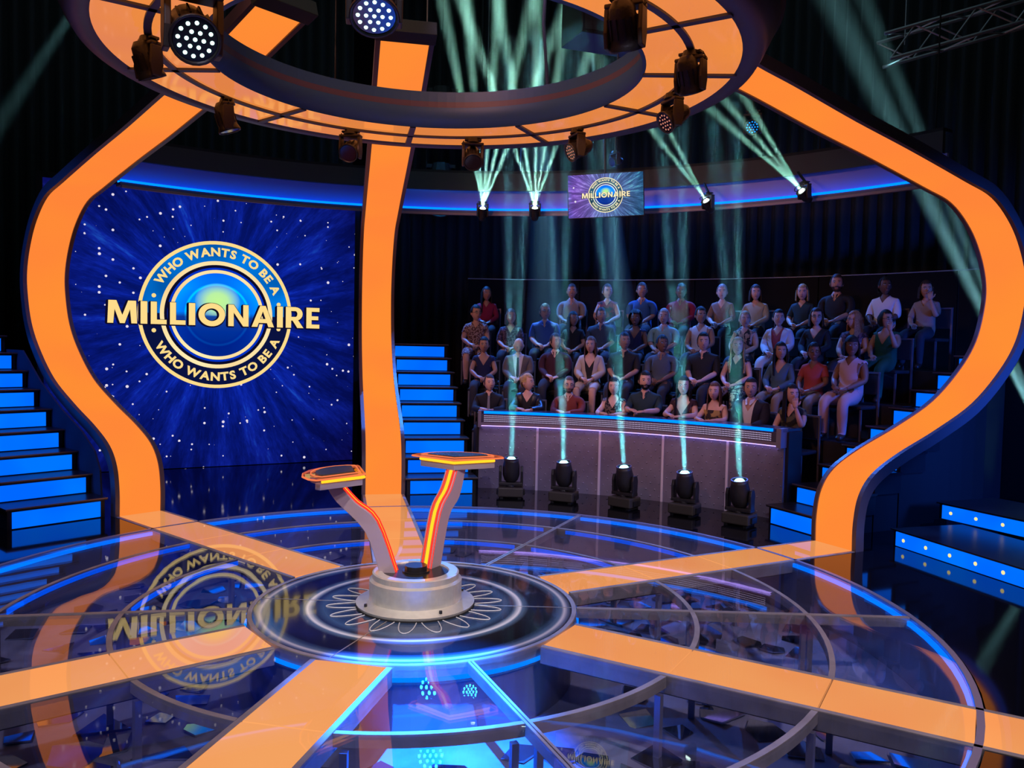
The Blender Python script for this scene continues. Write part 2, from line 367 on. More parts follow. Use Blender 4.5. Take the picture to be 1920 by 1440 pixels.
def sweep(b, prof, i0, i1, t0, t1, n0, n1):
    rows = []
    for i in range(i0, i1+1):
        p = Vector(prof[i]); T = (Vector(prof[min(i+1,len(prof)-1)])-Vector(prof[max(i-1,0)])).normalized()
        if i == 0: T = Vector((0,1))
        N = Vector((-T.y, T.x))     # towards the stage centre
        rows.append([(p.x+N.x*n, t, p.y+N.y*n) for t, n in ((t0,n0),(t1,n0),(t1,n1),(t0,n1))])
    b.grid(rows, closed_v=True, cap=True)
for az_, lab, tx in ((28.0, 'tall S-curved orange glowing arch to the right of the audience', 0),
                 (139.2, 'tall S-curved orange glowing arch at the left of the big blue screen', 0),
                 (102.0, 'orange glowing arch seen straight on between the big screen and the blue stairs', 0)):
    t = thing('glowing_arch', lab, 'arch', (0,0,0), rad(az_), 'orange arches rising from the stage to the lighting ring')
    N = len(PROF)-1
    cuts = [0, int(N*.2), int(N*.47), int(N*.74), N]
    for c0, c1 in zip(cuts[:-1], cuts[1:]):
        b = B(); b.smooth = True; sweep(b, PROF, c0, c1, -.232, .232, -.02, .003); b.obj('light_panel', ORANGE, t)
    for s in (-1, 1):
        b = B(); t0, t1 = sorted((s*.234, s*.282)); sweep(b, PROF, 0, N, t0, t1, -.10, .016); o = b.obj('side_casing', CASING, t)
    b = B(); sweep(b, PROF, 0, N, -.234, .234, -.095, -.03); b.obj('back_casing', MATTE, t)
    # end cap box, chain hooks, cables to the grid
    b = B(); b.M = Matrix.Translation((1.86, 0, 4.93)) @ Matrix.Rotation(rad(17), 4, 'Y'); b.box(-.14,.03,-.29,.29,-.04,.10)
    b.obj('end_cap', pbr('cap_green_black', (0.03, 0.045, 0.04), .5), t, bevel=.006)
    for s in (-1, 1):
        b = B(); b.tube([(1.8, s*.2, 5.06), (1.9, s*.21, 8.2)], .006, 5); b.obj('cable', pbr('cable_steel', (.35,.4,.38), .4, .8), t)

# ================================================================== LIGHTING RING
RZ = 3.973
ring = thing('lighting_ring', 'large round ceiling ring of orange glowing panels in a grey frame above the stage', 'light fixture', (.055, -.148, 0))
BARS = [28, -1.5, -31, -67, -102, -146, 178, 139, 101.2, 65]
RI, RM, RO = 1.55, 1.874, 2.2
bs_ = sorted(a % 360 for a in BARS)
for i, a0 in enumerate(bs_):
    a1 = bs_[(i+1) % len(bs_)]; a1 = a1+360 if a1 < a0 else a1
    for r0, r1 in ((RI+.012, RM-.024), (RM+.024, RO)):
        d = math.degrees(.028/((r0+r1)/2))
        b = B(); b.sector(r0, r1, a0+d, a1-d, RZ+.004, RZ+.03, max(4,int((a1-a0)/3))); b.obj('light_panel', RING_O, ring)
    b = B(); b.M = Matrix.Rotation(rad(a0), 4, 'Z'); b.box(RI, RO+.02, -.026, .026, RZ-.012, RZ+.03); b.obj('radial_bar', RINGC, ring)
b = B(); b.sector(RM-.024, RM+.024, 0, 360, RZ-.012, RZ+.03, 120); b.obj('middle_band', RINGC, ring)
b = B(); b.smooth = True
b.grid([[(r*math.cos(rad(a)), r*math.sin(rad(a)), z) for r, z in ((RO,RZ+.004),(2.325,RZ-.006),(2.36,RZ+.05),(2.43,RZ+.20),(2.41,RZ+.24),(RO,RZ+.05))] for a in range(0,360,3)], closed_u=True, closed_v=True)
b.obj('outer_fascia', RINGC, ring)
b = B(); b.smooth = True
b.grid([[(r*math.cos(rad(a)), r*math.sin(rad(a)), z) for r, z in ((RI+.012,RZ+.004),(RI-.012,RZ-.006),(RI+.02,RZ+.20))] for a in range(0,360,3)], closed_u=True)
b.obj('inner_fascia', RINGI, ring)
b = B(); b.sector(RI+.018, RI+.06, 0, 360, RZ+.19, RZ+.24, 120); b.obj('inner_groove', pbr('ring_groove', (.14,.09,.11), .5), ring)
b = B(); b.sector(RI+.02, RI+.045, 0, 360, RZ+.24, RZ+.33, 120); b.obj('inner_lip', RINGI, ring)
b = B(); b.sector(RI+.045, 2.46, 0, 360, RZ+.25, RZ+.28, 120); b.obj('ring_back', MATTE, ring)
for a in (45, 120, 240, 320):
    b = B(); b.M = Matrix.Rotation(rad(a), 4, 'Z'); b.tube([(2.2,0,RZ+.27),(2.2,0,9.97)], .008, 5); b.obj('cable', MATTE, ring)

# ================================================================== HEADER (curved cornice with blue cove)
hd = thing('curved_header', 'curved dark header with a blue cove and blue light line above screen and audience', 'header')
def hsec(name, r0, r1, z0, z1, m, a0=34.5, a1=132):
    b = B(); b.sector(r0, r1, a0, a1, z0, z1, 110); return b.obj(name, m, hd)
hsec('fascia', 7.28, 7.34, 4.50, 4.78, pbr('header_grey', (.05,.05,.055), .7))
hsec('cove', 7.40, 7.44, 4.20, 4.52, pbr('cove_white', (.35,.35,.45), .6))
hsec('led_line', 7.19, 7.215, 4.17, 4.20, BLUE_L)
hsec('shelf', 7.20, 7.40, 4.12, 4.168, pbr('header_mauve', (.20,.18,.26), .5))
hsec('lower_lip', 7.14, 7.19, 4.08, 4.115, pbr('header_lip', (.38,.32,.46), .5))
b = B(); b.sector(7.30, 7.33, 34.5, 132, 4.172, 4.19, 110); b.obj('cove_led', emit('cove_led', (0.0,.06,1.0), 11.0), hd)
hsec('top_board', 7.28, 7.5, 4.78, 4.82, MATTE)
for a in range(36, 132, 12):
    b = B(); b.M = Matrix.Rotation(rad(a), 4, 'Z'); b.tube([(7.46,0,4.82),(7.46,0,9.97)], .01, 5); b.obj('cable', MATTE, hd)

# ================================================================== BIG LED SCREEN
SN = Vector((-0.46939521, 0.88298819, 0))   # away from the viewer
SU = Vector((0.88298819, 0.46939521, 0))    # to the viewer's right along the screen
SA = Vector((-1.85, 7.62, 0))
S_ROT = Matrix((SU, -SN, Vector((0,0,1)))).transposed().to_4x4()   # local x right, y towards the stage, z up
LC = SA - SU*2.30 + Vector((0,0,2.37))
scr = thing('led_screen', 'huge blue screen with a starburst and a round gold game show emblem', 'screen'); scr.matrix_world = Matrix.Translation(LC) @ S_ROT
def screen_bg(name, navy, blue, edge2=None, rays=9.0, stars=5.2, strength=1.0, streak=.62, halfw=2.4):
    m, nt, out = _new(name)
    tc = nt.nodes.new('ShaderNodeTexCoord'); sp = nt.nodes.new('ShaderNodeSeparateXYZ'); nt.links.new(tc.outputs['Object'], sp.inputs[0])
    x, z = sp.outputs[0], sp.outputs[2]
    r = math_node(nt, 'SQRT', math_node(nt, 'ADD', math_node(nt, 'MULTIPLY', x, x), math_node(nt, 'MULTIPLY', z, z)))
    cx = math_node(nt, 'DIVIDE', x, r); cz = math_node(nt, 'DIVIDE', z, r)
    cb = nt.nodes.new('ShaderNodeCombineXYZ'); nt.links.new(math_node(nt,'MULTIPLY',cx,rays), cb.inputs[0]); nt.links.new(math_node(nt,'MULTIPLY',cz,rays), cb.inputs[1]); nt.links.new(math_node(nt,'MULTIPLY',r,.9/halfw*2.4), cb.inputs[2])
    n = nt.nodes.new('ShaderNodeTexNoise'); n.inputs['Scale'].default_value = 1.0; n.inputs['Detail'].default_value = 5; n.inputs['Roughness'].default_value = .75; nt.links.new(cb.outputs[0], n.inputs['Vector'])
    base = ramp(nt, math_node(nt,'DIVIDE',r,halfw), [(.35,blue),(.8,tuple(.45*a+.55*c for a,c in zip(blue,navy))),(1.0,navy)])
    ray = ramp(nt, n.outputs['Fac'], [(.40,(.30,.30,.32)),(.52,(.55,.55,.6)),(streak,(1.0,1.0,1.0)),(.74,(2.5,4.2,1.5))])
    mul = nt.nodes.new('ShaderNodeMix'); mul.data_type='RGBA'; mul.blend_type='MULTIPLY'; mul.inputs[0].default_value=1; nt.links.new(base, mul.inputs[6]); nt.links.new(ray, mul.inputs[7])
    colr = mul.outputs[2]
    if edge2:
        gx = ramp(nt, math_node(nt,'MULTIPLY_ADD', x, .5/halfw, .5), [(0,edge2),(.45,(.75,.75,.9)),(1,(.25,.7,.6))])
        m2 = nt.nodes.new('ShaderNodeMix'); m2.data_type='RGBA'; m2.blend_type='MULTIPLY'; m2.inputs[0].default_value=1; nt.links.new(colr, m2.inputs[6]); nt.links.new(gx, m2.inputs[7]); colr = m2.outputs[2]
    vo = nt.nodes.new('ShaderNodeTexVoronoi'); vo.feature='F1'; vo.inputs['Scale'].default_value = stars; nt.links.new(tc.outputs['Object'], vo.inputs['Vector'])
    d = vo.outputs['Distance']; cs = nt.nodes.new('ShaderNodeSeparateColor'); nt.links.new(vo.outputs['Color'], cs.inputs[0])
    thr = math_node(nt, 'MULTIPLY', math_node(nt,'POWER',cs.outputs[0],2.6), .24)
    st = math_node(nt, 'LESS_THAN', d, thr)
    m3 = nt.nodes.new('ShaderNodeMix'); m3.data_type='RGBA'; nt.links.new(st, m3.inputs[0]); nt.links.new(colr, m3.inputs[6]); m3.inputs[7].default_value = (.80,.72,.85,1)
    e = nt.nodes.new('ShaderNodeEmission'); e.inputs[1].default_value = strength; nt.links.new(m3.outputs[2], e.inputs[0]); nt.links.new(e.outputs[0], out.inputs[0])
    return m
def globe_mat(name, R, z0=0.0):
    m, nt, out = _new(name)
    tc = nt.nodes.new('ShaderNodeTexCoord'); sp = nt.nodes.new('ShaderNodeSeparateXYZ'); nt.links.new(tc.outputs['Object'], sp.inputs[0])
    x, z = sp.outputs[0], sp.outputs[2]
    def dist(cx_, cz_, sx=1.0, sz=1.0):
        a = math_node(nt,'DIVIDE',math_node(nt,'SUBTRACT',x,cx_),sx); c = math_node(nt,'DIVIDE',math_node(nt,'SUBTRACT',z,cz_),sz)
        return math_node(nt,'SQRT',math_node(nt,'ADD',math_node(nt,'MULTIPLY',a,a),math_node(nt,'MULTIPLY',c,c)))
    body = ramp(nt, math_node(nt,'MULTIPLY_ADD', z, .5/R, .5), [(0,(.0,.015,.20)),(.30,(.0,.03,.32)),(.47,(.01,.05,.30)),(.53,(.0,.26,.95)),(.8,(.0,.32,1.0)),(1,(0,.12,.8))])
    rim = ramp(nt, math_node(nt,'DIVIDE',dist(0,0),R), [(.62,(1,1,1)),(.68,(.5,.8,1.0)),(.72,(1.0,2.2,1.4)),(.76,(.35,.7,1)),(1.0,(.6,1.1,1.2))])
    mu = nt.nodes.new('ShaderNodeMix'); mu.data_type='RGBA'; mu.blend_type='MULTIPLY'; mu.inputs[0].default_value=1; nt.links.new(body,mu.inputs[6]); nt.links.new(rim,mu.inputs[7])
    hl = ramp(nt, dist(0, .32*R, .52*R, .44*R), [(0,(1,1,1)),(.45,(.9,.9,.9)),(1,(0,0,0))])
    up = math_node(nt,'GREATER_THAN', z, -.02*R)
    fac = math_node(nt,'MULTIPLY', hl, up)
    mx = nt.nodes.new('ShaderNodeMix'); mx.data_type='RGBA'; nt.links.new(fac,mx.inputs[0]); nt.links.new(mu.outputs[2],mx.inputs[6]); mx.inputs[7].default_value=(.55,.95,.30,1)
    e = nt.nodes.new('ShaderNodeEmission'); nt.links.new(mx.outputs[2], e.inputs[0]); nt.links.new(e.outputs[0], out.inputs[0]); return m
GOLD = emit('gold_print', (1.0, .72, .26), 1.0); GOLD2 = emit('gold_ring', (.95, .66, .30), 1.0, (1.0, .85, .45), 1.2)
NAVYBAND = emit('navy_band', (.003, .006, .05), 1.0); BLUEBAND = emit('blue_band', (.0, .10, .42), 1.0, (.0, .22, .85), 1.4)
DARKP = emit('dark_print', (.004, .003, .02), 1.0)
def emblem(parent, R, y0, gold, gold2, up, low, globe, dx=0, single=True):
    """round emblem in the local xz plane, y towards the viewer"""
    def ann(name, r0, r1, a0, a1, m, dy):
        b = B(); b.M = Matrix.Translation((dx, dy, 0)) @ Matrix.Rotation(rad(90), 4, 'X'); b.sector(r0*R, r1*R, a0, a1, 0, .004, max(8, int(abs(a1-a0)/4))); b.obj(name, m, parent)
    ann('lower_band', .70, .985, 180, 360, low, y0+.004); ann('upper_band', .70, .985, 0, 180, up, y0+.004)
    ann('outer_ring', .955, 1.0, 0, 360, gold, y0+.010)
    ann('dark_ring', .60, .70, 0, 360, DARKP, y0+.006); ann('blue_ring', .612, .640, 0, 360, emit('ring_blue', (0,.03,.55), 1), y0+.009)
    ann('inner_ring', .678, .730, 0, 360, gold2, y0+.012); ann('globe_ring', .566, .610, 0, 360, gold2, y0+.012)
    b = B(); b.M = Matrix.Translation((dx, y0+.004, 0)) @ Matrix.Rotation(rad(90), 4, 'X'); b.cyl(.57*R, 0, .004, 48); b.obj('globe', globe, parent)
    # curved lettering
    S = .112*R
    widths = {}
    def glyph(ch):
        if ch not in widths:
            vs, fs = text_mesh(ch, S*1.38, S*.055); xs = [v[0] for v in vs]; widths[ch] = (vs, fs, min(xs), max(xs))
        return widths[ch]
    txt = 'WHO WANTS TO BE A'
    adv = []
    for ch in txt:
        if ch == ' ': adv.append(S*.55)
        else:
            g = glyph(ch); adv.append(g[3]-g[2]+S*.34)
    for top in (True, False):
        b = B(); tot = sum(adv); rt = (.80 if top else .895)*R
        span = rad(131); pos = 0
        for ch, ad in zip(txt, adv):
            f = (pos+ad/2)/tot; pos += ad
            if ch == ' ': continue
            vs, fs, x0, x1 = glyph(ch); cx = (x0+x1)/2
            th = rad(87)+span/2-span*f if top else rad(-87)-span/2+span*f
            up_ = Vector((math.cos(th), 0, math.sin(th))) if top else Vector((-math.cos(th), 0, -math.sin(th)))
            rt_ = Vector((math.sin(th), 0, -math.cos(th))) if top else Vector((-math.sin(th), 0, math.cos(th)))
            o0 = Vector((math.cos(th), 0, math.sin(th)))*rt + Vector((dx, y0+.016, 0))
            b.add([tuple(o0+rt_*(v[0]-cx)*1.08+up_*v[1]) for v in vs], fs)
            if single: b.obj('letter', gold, parent); b = B()
        if not single: tag(b.obj('ring_lettering', gold, parent), kind='stuff')
    for a in (164, 12, 196, -12):
        b = B(); b.M = Matrix.Translation((dx+.835*R*math.cos(rad(a)), y0+.014, .835*R*math.sin(rad(a)))) @ Matrix.Rotation(rad(90), 4, 'X'); b.cyl(.028*R, 0, .003, 14); b.obj('dot', gold, parent)
    # the big word, built letter by letter to its measured width
    word = 'MILLIONAIRE'; W = 3.12/1.135*R; Hh = .335/1.135*R
    def block(ch):
        t = .24                                          # stroke
        def q(*p): return list(p)
        shp = {'I': (.26, [q((0,0),(.26,0),(.26,1),(0,1))]),
               'L': (.62, [q((0,0),(.62,0),(.62,.2),(t,.2),(t,1),(0,1))]),
               'M': (1.12, [q((0,0),(.22,0),(.27,.62),(.27,1),(.04,1)), q((.27,1),(.27,.62),(.47,0),(.56,0),(.56,.36),(.34,1)), q((.56,.36),(.56,0),(.65,0),(.85,.62),(.85,1),(.78,1)), q((.85,1),(.85,.62),(.90,0),(1.12,0),(1.08,1))]),
               'N': (.86, [q((0,0),(.23,0),(.23,1),(0,1)), q((.23,1),(.23,.64),(.63,0),(.63,.36)), q((.63,0),(.86,0),(.86,1),(.63,1))]),
               'A': (.98, [q((0,0),(.25,0),(.49,.74),(.49,1),(.37,1)), q((.49,1),(.49,.74),(.73,0),(.98,0),(.61,1)), q((.31,.19),(.67,.19),(.61,.38),(.37,.38))]),
               'E': (.60, [q((0,0),(t,0),(t,1),(0,1)), q((t,0),(.60,0),(.60,.19),(t,.19)), q((t,.405),(.55,.405),(.55,.59),(t,.59)), q((t,.81),(.60,.81),(.60,1),(t,1))])}
        if ch == 'O':
            vs, fs = [], []; n = 40
            for i in range(n):
                a = 2*pi*i/n; vs += [(.55+.55*math.cos(a), .5+.53*math.sin(a), 0), (.55+.30*math.cos(a), .5+.29*math.sin(a), 0)]
                j = (i+1) % n; fs.append((2*i, 2*j, 2*j+1, 2*i+1))
            return vs, fs
        if ch == 'R':
            polys = [q((0,0),(t,0),(t,1),(0,1)), q((t,.81),(.45,.81),(.45,1),(t,1)), q((t,.35),(.45,.35),(.45,.53),(t,.53)), q((.30,.36),(.52,0),(.80,0),(.55,.38))]
            arc = [(-90+180*i/10) for i in range(11)]
            for a, c in zip(arc[:-1], arc[1:]):
                polys.append([(.43+.33*math.cos(rad(a)), .675+.325*math.sin(rad(a))), (.43+.33*math.cos(rad(c)), .675+.325*math.sin(rad(c))), (.43+.09*math.cos(rad(c)), .67+.14*math.sin(rad(c))), (.43+.09*math.cos(rad(a)), .67+.14*math.sin(rad(a)))])
        else: polys = shp[ch][1]
        vs, fs = [], []
        for p in polys:
            n0 = len(vs); vs += [(x, y, 0) for x, y in p]; fs.append(tuple(range(n0, n0+len(p))))
        return vs, fs
    gl = [block(c) for c in word]
    ws = [max(v[0] for v in g[0])-min(v[0] for v in g[0]) for g in gl]; gap = .13
    tot = sum(ws)+gap*(len(ws)-1); sx = W/tot; z1 = max(v[1] for v in gl[0][0]); z0 = min(v[1] for v in gl[0][0]); sz = Hh/(z1-z0)
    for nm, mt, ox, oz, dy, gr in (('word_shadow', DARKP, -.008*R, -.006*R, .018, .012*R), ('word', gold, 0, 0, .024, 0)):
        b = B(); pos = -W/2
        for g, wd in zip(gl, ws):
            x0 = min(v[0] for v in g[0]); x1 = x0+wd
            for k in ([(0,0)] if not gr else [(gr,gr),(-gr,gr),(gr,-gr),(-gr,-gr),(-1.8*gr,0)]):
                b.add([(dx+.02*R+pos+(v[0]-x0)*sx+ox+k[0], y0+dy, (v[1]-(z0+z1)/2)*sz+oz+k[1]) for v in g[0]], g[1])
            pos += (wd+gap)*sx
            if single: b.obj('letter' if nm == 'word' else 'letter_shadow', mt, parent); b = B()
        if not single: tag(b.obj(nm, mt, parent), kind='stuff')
b = B(); b.box(-2.35, 2.17, -.02, .0, -2.36, 1.85); b.obj('picture', screen_bg('screen_picture', (.004,.004,.085), (.004,.022,.42), rays=6, stars=11, halfw=3.1), scr)
b = B(); b.box(-2.43,-2.35,-.06,.02,-2.36,1.93); b.box(2.17,2.25,-.06,.02,-2.36,1.93); b.box(-2.35,2.17,-.06,.02,1.85,1.93); b.obj('frame', BLACK, scr)
b = B(); b.box(-2.35,2.17,-.12,-.03,-2.36,1.93); b.obj('back_housing', MATTE, scr)
emblem(scr, 1.135, 0.0, GOLD, GOLD2, BLUEBAND, NAVYBAND, globe_mat('globe_picture', .57*1.135), dx=0)

# ================================================================== SMALL MONITOR
mon = thing('hanging_monitor', 'small flat monitor showing a purple and blue starburst emblem, hung on the header', 'screen')
mc = Vector((2.02, 5.93, 4.225)); mnrm = Vector((.18, 1, 0)).normalized(); mu = Vector((mnrm.y, -mnrm.x, 0))
mon.matrix_world = Matrix.Translation(mc) @ Matrix((mu, -mnrm, Vector((0,0,1)))).transposed().to_4x4() @ Matrix.Rotation(rad(-2.5), 4, 'Y')
b = B(); b.box(-.56,.56,-.05,-.004,-.325,.325); b.obj('casing', BLACK, mon, bevel=.006)
b = B(); b.box(-.548,.548,-.004,.0,-.313,.313); b.obj('picture', screen_bg('monitor_picture', (.10,.22,.55), (.28,.34,.75), edge2=(2.0,.45,1.2), rays=14, stars=9, halfw=.62, streak=.58), mon)
emblem(mon, .255, 0.0, emit('pale_gold', (1.0,.85,.50),1), emit('pale_ring', (.8,.82,.6),1), emit('teal_band', (.02,.09,.16),1), emit('teal_band_low', (.01,.05,.09),1), globe_mat('globe_small', .57*.255), single=False)
b = B(); b.tube([(0,-.06,.1),(0,-.06,5.7)], .02, 8); b.obj('hanger_pole', BLACK, mon)

# ================================================================== STAIRCASES
def stairs(name, label, p0, step_az, wide, side, n=9, rise=.2205, tread=.386, taper=0.0):
    """p0: end of the lowest riser; treads climb along step_az; 'wide' runs from p0 to the side"""
    t = thing(name, label, 'stairs', (p0[0], p0[1], 0), rad(step_az))
    y0, y1 = sorted((0, side*wide))
    for k in range(n):
        x = k*tread; z = k*rise
        wk = wide*(1-taper*max(0, k-3)); y0, y1 = sorted((0, side*wk))
        b = B(); b.box(x, x+tread+.02, y0, y1, max(0, z-.02) if k else 0.0, z+rise-.028); b.obj('step_box', BLACK, t)
        b = B(); b.box(x-.012, x-.001, y0+.05, y1-.045, z+.012, z+rise-.04); b.obj('riser_panel', BLUE_R, t)
        b = B(); b.box(x-.03, x+tread+.02, y0-.02, y1+.02, z+rise-.026, z+rise); b.obj('tread', pbr('tread_black', (.02,.018,.022), .3), t)
        b = B(); b.box(x-.036, x-.028, y0-.02, y1+.02, z+rise-.012, z+rise+.002); b.obj('nosing', pbr('nosing_metal', (.30,.24,.24), .35, .7), t)
        if k > 0:
            b = B(); b.box(x+.02, x+tread, y0+.02, y1-.02, 0, z-.02); b.obj('stringer', MATTE, t)
    return t
stairs('staircase', 'flight of blue-lit steps between the middle arch and the audience desk', (.25, 4.71), 102.3, .92, 1)
stairs('staircase', 'flight of blue-lit steps at the far left beside the left arch', (-3.78, 2.80), 139.3, .97, 1)
stairs('staircase', 'flight of blue-lit steps between the audience and the right arch', (3.72, 3.22), 25.0, .80, -1, taper=.15)

b = B(); b.M = Matrix.Rotation(rad(139.2), 4, 'Z') @ Matrix.Rotation(rad(90), 4, 'X')
b.prism([(4.8,0),(8.3,0),(8.3,1.8),(7.2,1.8),(7.1,1.74),(6.6,1.42),(5.95,1.12),(5.35,.9),(5.0,.7),(4.86,.5)], -.335, -.315)
tag(b.obj('stair_side_wall', pbr('navy_flat', (.04,.05,.10), .8)), 'dark navy side wall between the left stairs and the left arch', 'partition')
# low studded blue steps at the right
def studded(label, p0, p1, z0, z1, depth):
    d = Vector(p1)-Vector(p0); L = d.length; t = thing('studded_step', label, 'step', (p0[0], p0[1], 0), math.atan2(d.y, d.x), 'blue studded steps at the right')
    b = B(); b.box(0, L, .0, depth, z0, z1); b.obj('body', BLACK, t)
    b = B(); b.box(.04, L-.02, -.012, -.001, z0+.008, z1-.012); b.obj('face_panel', BLUE_D, t)
    n = int(L/.30); dm = emit('stud_lamp', (1.0,.86,.36), 1.0)
    for i in range(n):
        x = .15+i*.30
        b = B(); b.M = Matrix.Translation((x, -.012, (z0+z1)/2)) @ Matrix.Rotation(rad(90), 4, 'X'); b.cyl(.019, 0, .004, 12); b.obj('stud_lamp', dm, t)
    b = B(); b.box(-.02, L, -.03, depth, z1, z1+.012); b.obj('tread', pbr('tread_black', (.02,.018,.022), .3), t)
    return t
studded('lower blue step with round yellow lamps standing on the black floor', (4.72, 2.25), (5.62, -.85), 0, .165, .9)
studded('upper blue step with round yellow lamps set back above the lower one', (5.49, 2.83), (6.6, .3), .177, .345, .9)

# ================================================================== AUDIENCE DESK
desk = thing('audience_desk', 'long curved grey riveted desk with a blue light line in front of the audience', 'desk')
A0, A1 = 40.6, 87.2; RD = 5.165
PANEL = pbr('riveted_panel', (0.30, 0.27, 0.33), 0.42, 0.25, noise=.18, scale=3)
ng = 5; seam = [87.2, 78.0, 68.3, 58.6, 48.9, 40.6]
for a1_, a0_ in zip(seam[:-1], seam[1:]):
    b = B(); b.sector(RD, RD+.04, a0_+.12, a1_-.12, 0.0, .885, 12); b.obj('front_panel', PANEL, desk)
    if a0_ > 41:
        b = B(); b.sector(RD-.012, RD+.02, a0_-.17, a0_+.17, 0.0, .89, 2); b.obj('divider_strip', pbr('strip_pale', (.85,.78,.82), .5, .0), desk)
    b = B()
    nr, nc = 10, 7
    for i in range(nr):
        for j in range(nc):
            a = a0_+(a1_-a0_)*(j+.35+(.5 if i % 2 else 0))/(nc+.35); z = .06+i*.086
            b.ell(((RD-.001)*math.cos(rad(a)), (RD-.001)*math.sin(rad(a)), z), (.011,.011,.011), 6, 4)
    tag(b.obj('rivets', PANEL, desk), kind='stuff')
b = B(); b.sector(RD-.085, RD+.05, A0+.3, A1, .885, .925, 24); b.obj('lower_ledge', pbr('ledge_grey', (.34,.28,.33), .4, .4), desk)
b = B(); b.sector(RD-.075, RD+.05, A0+.3, A1, .925, 1.045, 24); b.obj('dotted_band', pbr('band_dark', (.10,.08,.12), .4, .3), desk)
b = B(); b.sector(RD-.05, RD-.02, A0+.6, A1-.3, .872, .884, 24); b.obj('under_glow_strip', emit('violet_led', (.45,.30,1.0), 3.0), desk)
b = B(); dots = emit('band_dot', (.62,.50,.80), .9)
for i in range(190):
    a = A0+1.6+(A1-A0-2.6)*i/189
    for j in range(4):
        z = .943+j*.025; c, s_ = math.cos(rad(a)), math.sin(rad(a)); r = RD-.0765; q = .0058
        b.add([(r*c+q*s_, r*s_-q*c, z-q),(r*c-q*s_, r*s_+q*c, z-q),(r*c-q*s_, r*s_+q*c, z+q),(r*c+q*s_, r*s_-q*c, z+q)], [(0,1,2,3)])
tag(b.obj('dot_lights', dots, desk), kind='stuff')
b = B(); b.sector(RD-.083, RD-.055, A0+1.4, A1-.9, 1.048, 1.082, 28); b.obj('blue_led_line', BLUE_L, desk)
b = B(); b.sector(RD-.05, RD+.33, A0, A1, 1.045, 1.08, 24); b.obj('desk_top', pbr('desk_top_dark', (.03,.025,.05), .25), desk)
for a, nm in ((A1, 1), (A0, -1)):
    b = B(); b.sector(RD-.09, RD+.06, a-.5 if nm > 0 else a, a if nm > 0 else a+.7, .86, 1.09, 2); b.obj('end_block', pbr('ledge_grey', (.34,.28,.33), .4, .4), desk)
    b = B(); b.sector(RD+.04, RD+.33, a-.3, a+.3, 0, 1.045, 2); b.obj('end_panel', BLACK, desk)

# ================================================================== SEATING PLATFORMS
ROWS = {1: (5.75, .33), 2: (6.6, .88), 3: (7.4, 1.33), 4: (8.2, 1.77)}
edges = {1: (5.52, 6.14), 2: (6.14, 6.96), 3: (6.96, 7.74), 4: (7.74, 9.2)}
for k, (R_, F_) in ROWS.items():
    r0, r1 = edges[k]; b = B(); b.sector(r0, r1, 36.0 if k < 4 else 34.5, 88.2 if k < 4 else 89, 0.0 if k == 1 else 0.0, F_, 26)
    tag(b.obj('floor_tier', pbr('tier_dark', (.018,.018,.022), .6)), kind='structure')
bw = thing('rear_panel_wall', 'black panelled wall with a thin pale top edge behind the last audience row', 'partition')
for i, (a1_, a0_) in enumerate(((91,84.5),(84.5,78),(78,71.5),(71.5,65),(65,58.5),(58.5,52),(52,45.5),(45.5,39),(39,32.5))):
    b = B(); b.sector(9.25, 9.29, a0_+.07, a1_-.07, 0, 3.22, 6); b.obj('panel', pbr('panel_black', (.004,.004,.005), .7, spec=.15), bw)
b = B(); b.sector(9.235, 9.30, 32.5, 91, 3.222, 3.236, 50); b.obj('top_edge', pbr('edge_grey', (.22,.23,.24), .4), bw)

# ================================================================== PODIUM
pod = thing('podium', 'steel pedestal carrying two leaning contestant desks with orange lit glass tops', 'podium')
b = B(); b.smooth = False
b.lathe([(0.0,.012),(.446,.012),(.452,.03),(.36,.052),(.352,.055),(.352,.20),(.33,.215),(.33,.255),(.318,.262),(.255,.262),(.25,.248),(0.0,.248)], 72)
b.obj('pedestal', STEEL, pod)
b = B(); b.cyl(.455, 0.0, .012, 64); b.obj('rubber_foot', MATTE, pod)
b = B(); b.cyl(.249, .244, .25, 48); b.obj('recess_plate', pbr('recess_black', (.02,.018,.016), .25), pod)
b = B(); b.cyl(.105, .25, .262, 32); b.cyl(.085, .262, .30, 32); b.obj('center_hub', pbr('hub_black', (.015,.013,.015), .3), pod)
for k in range(4):
    a = rad(45+90*k-12); b = B(); b.M = Matrix.Translation((.41*math.cos(a), .41*math.sin(a), .04)); b.cyl(.012, 0, .02, 8); b.obj('bolt', BLACK, pod)
MAUVE = pbr('arm_mauve', (.46,.34,.37), .38, .25)
LED_Y = emit('yellow_led', (1.0, .42, .015), 1.8); LED_R = emit('red_led', (1.0, .035, .02), 1.3)
ACR = clear('acrylic', 1.5, (1.0, .80, .72)); ACRE = emit('acrylic_edge', (1.0, .22, .08), .95)
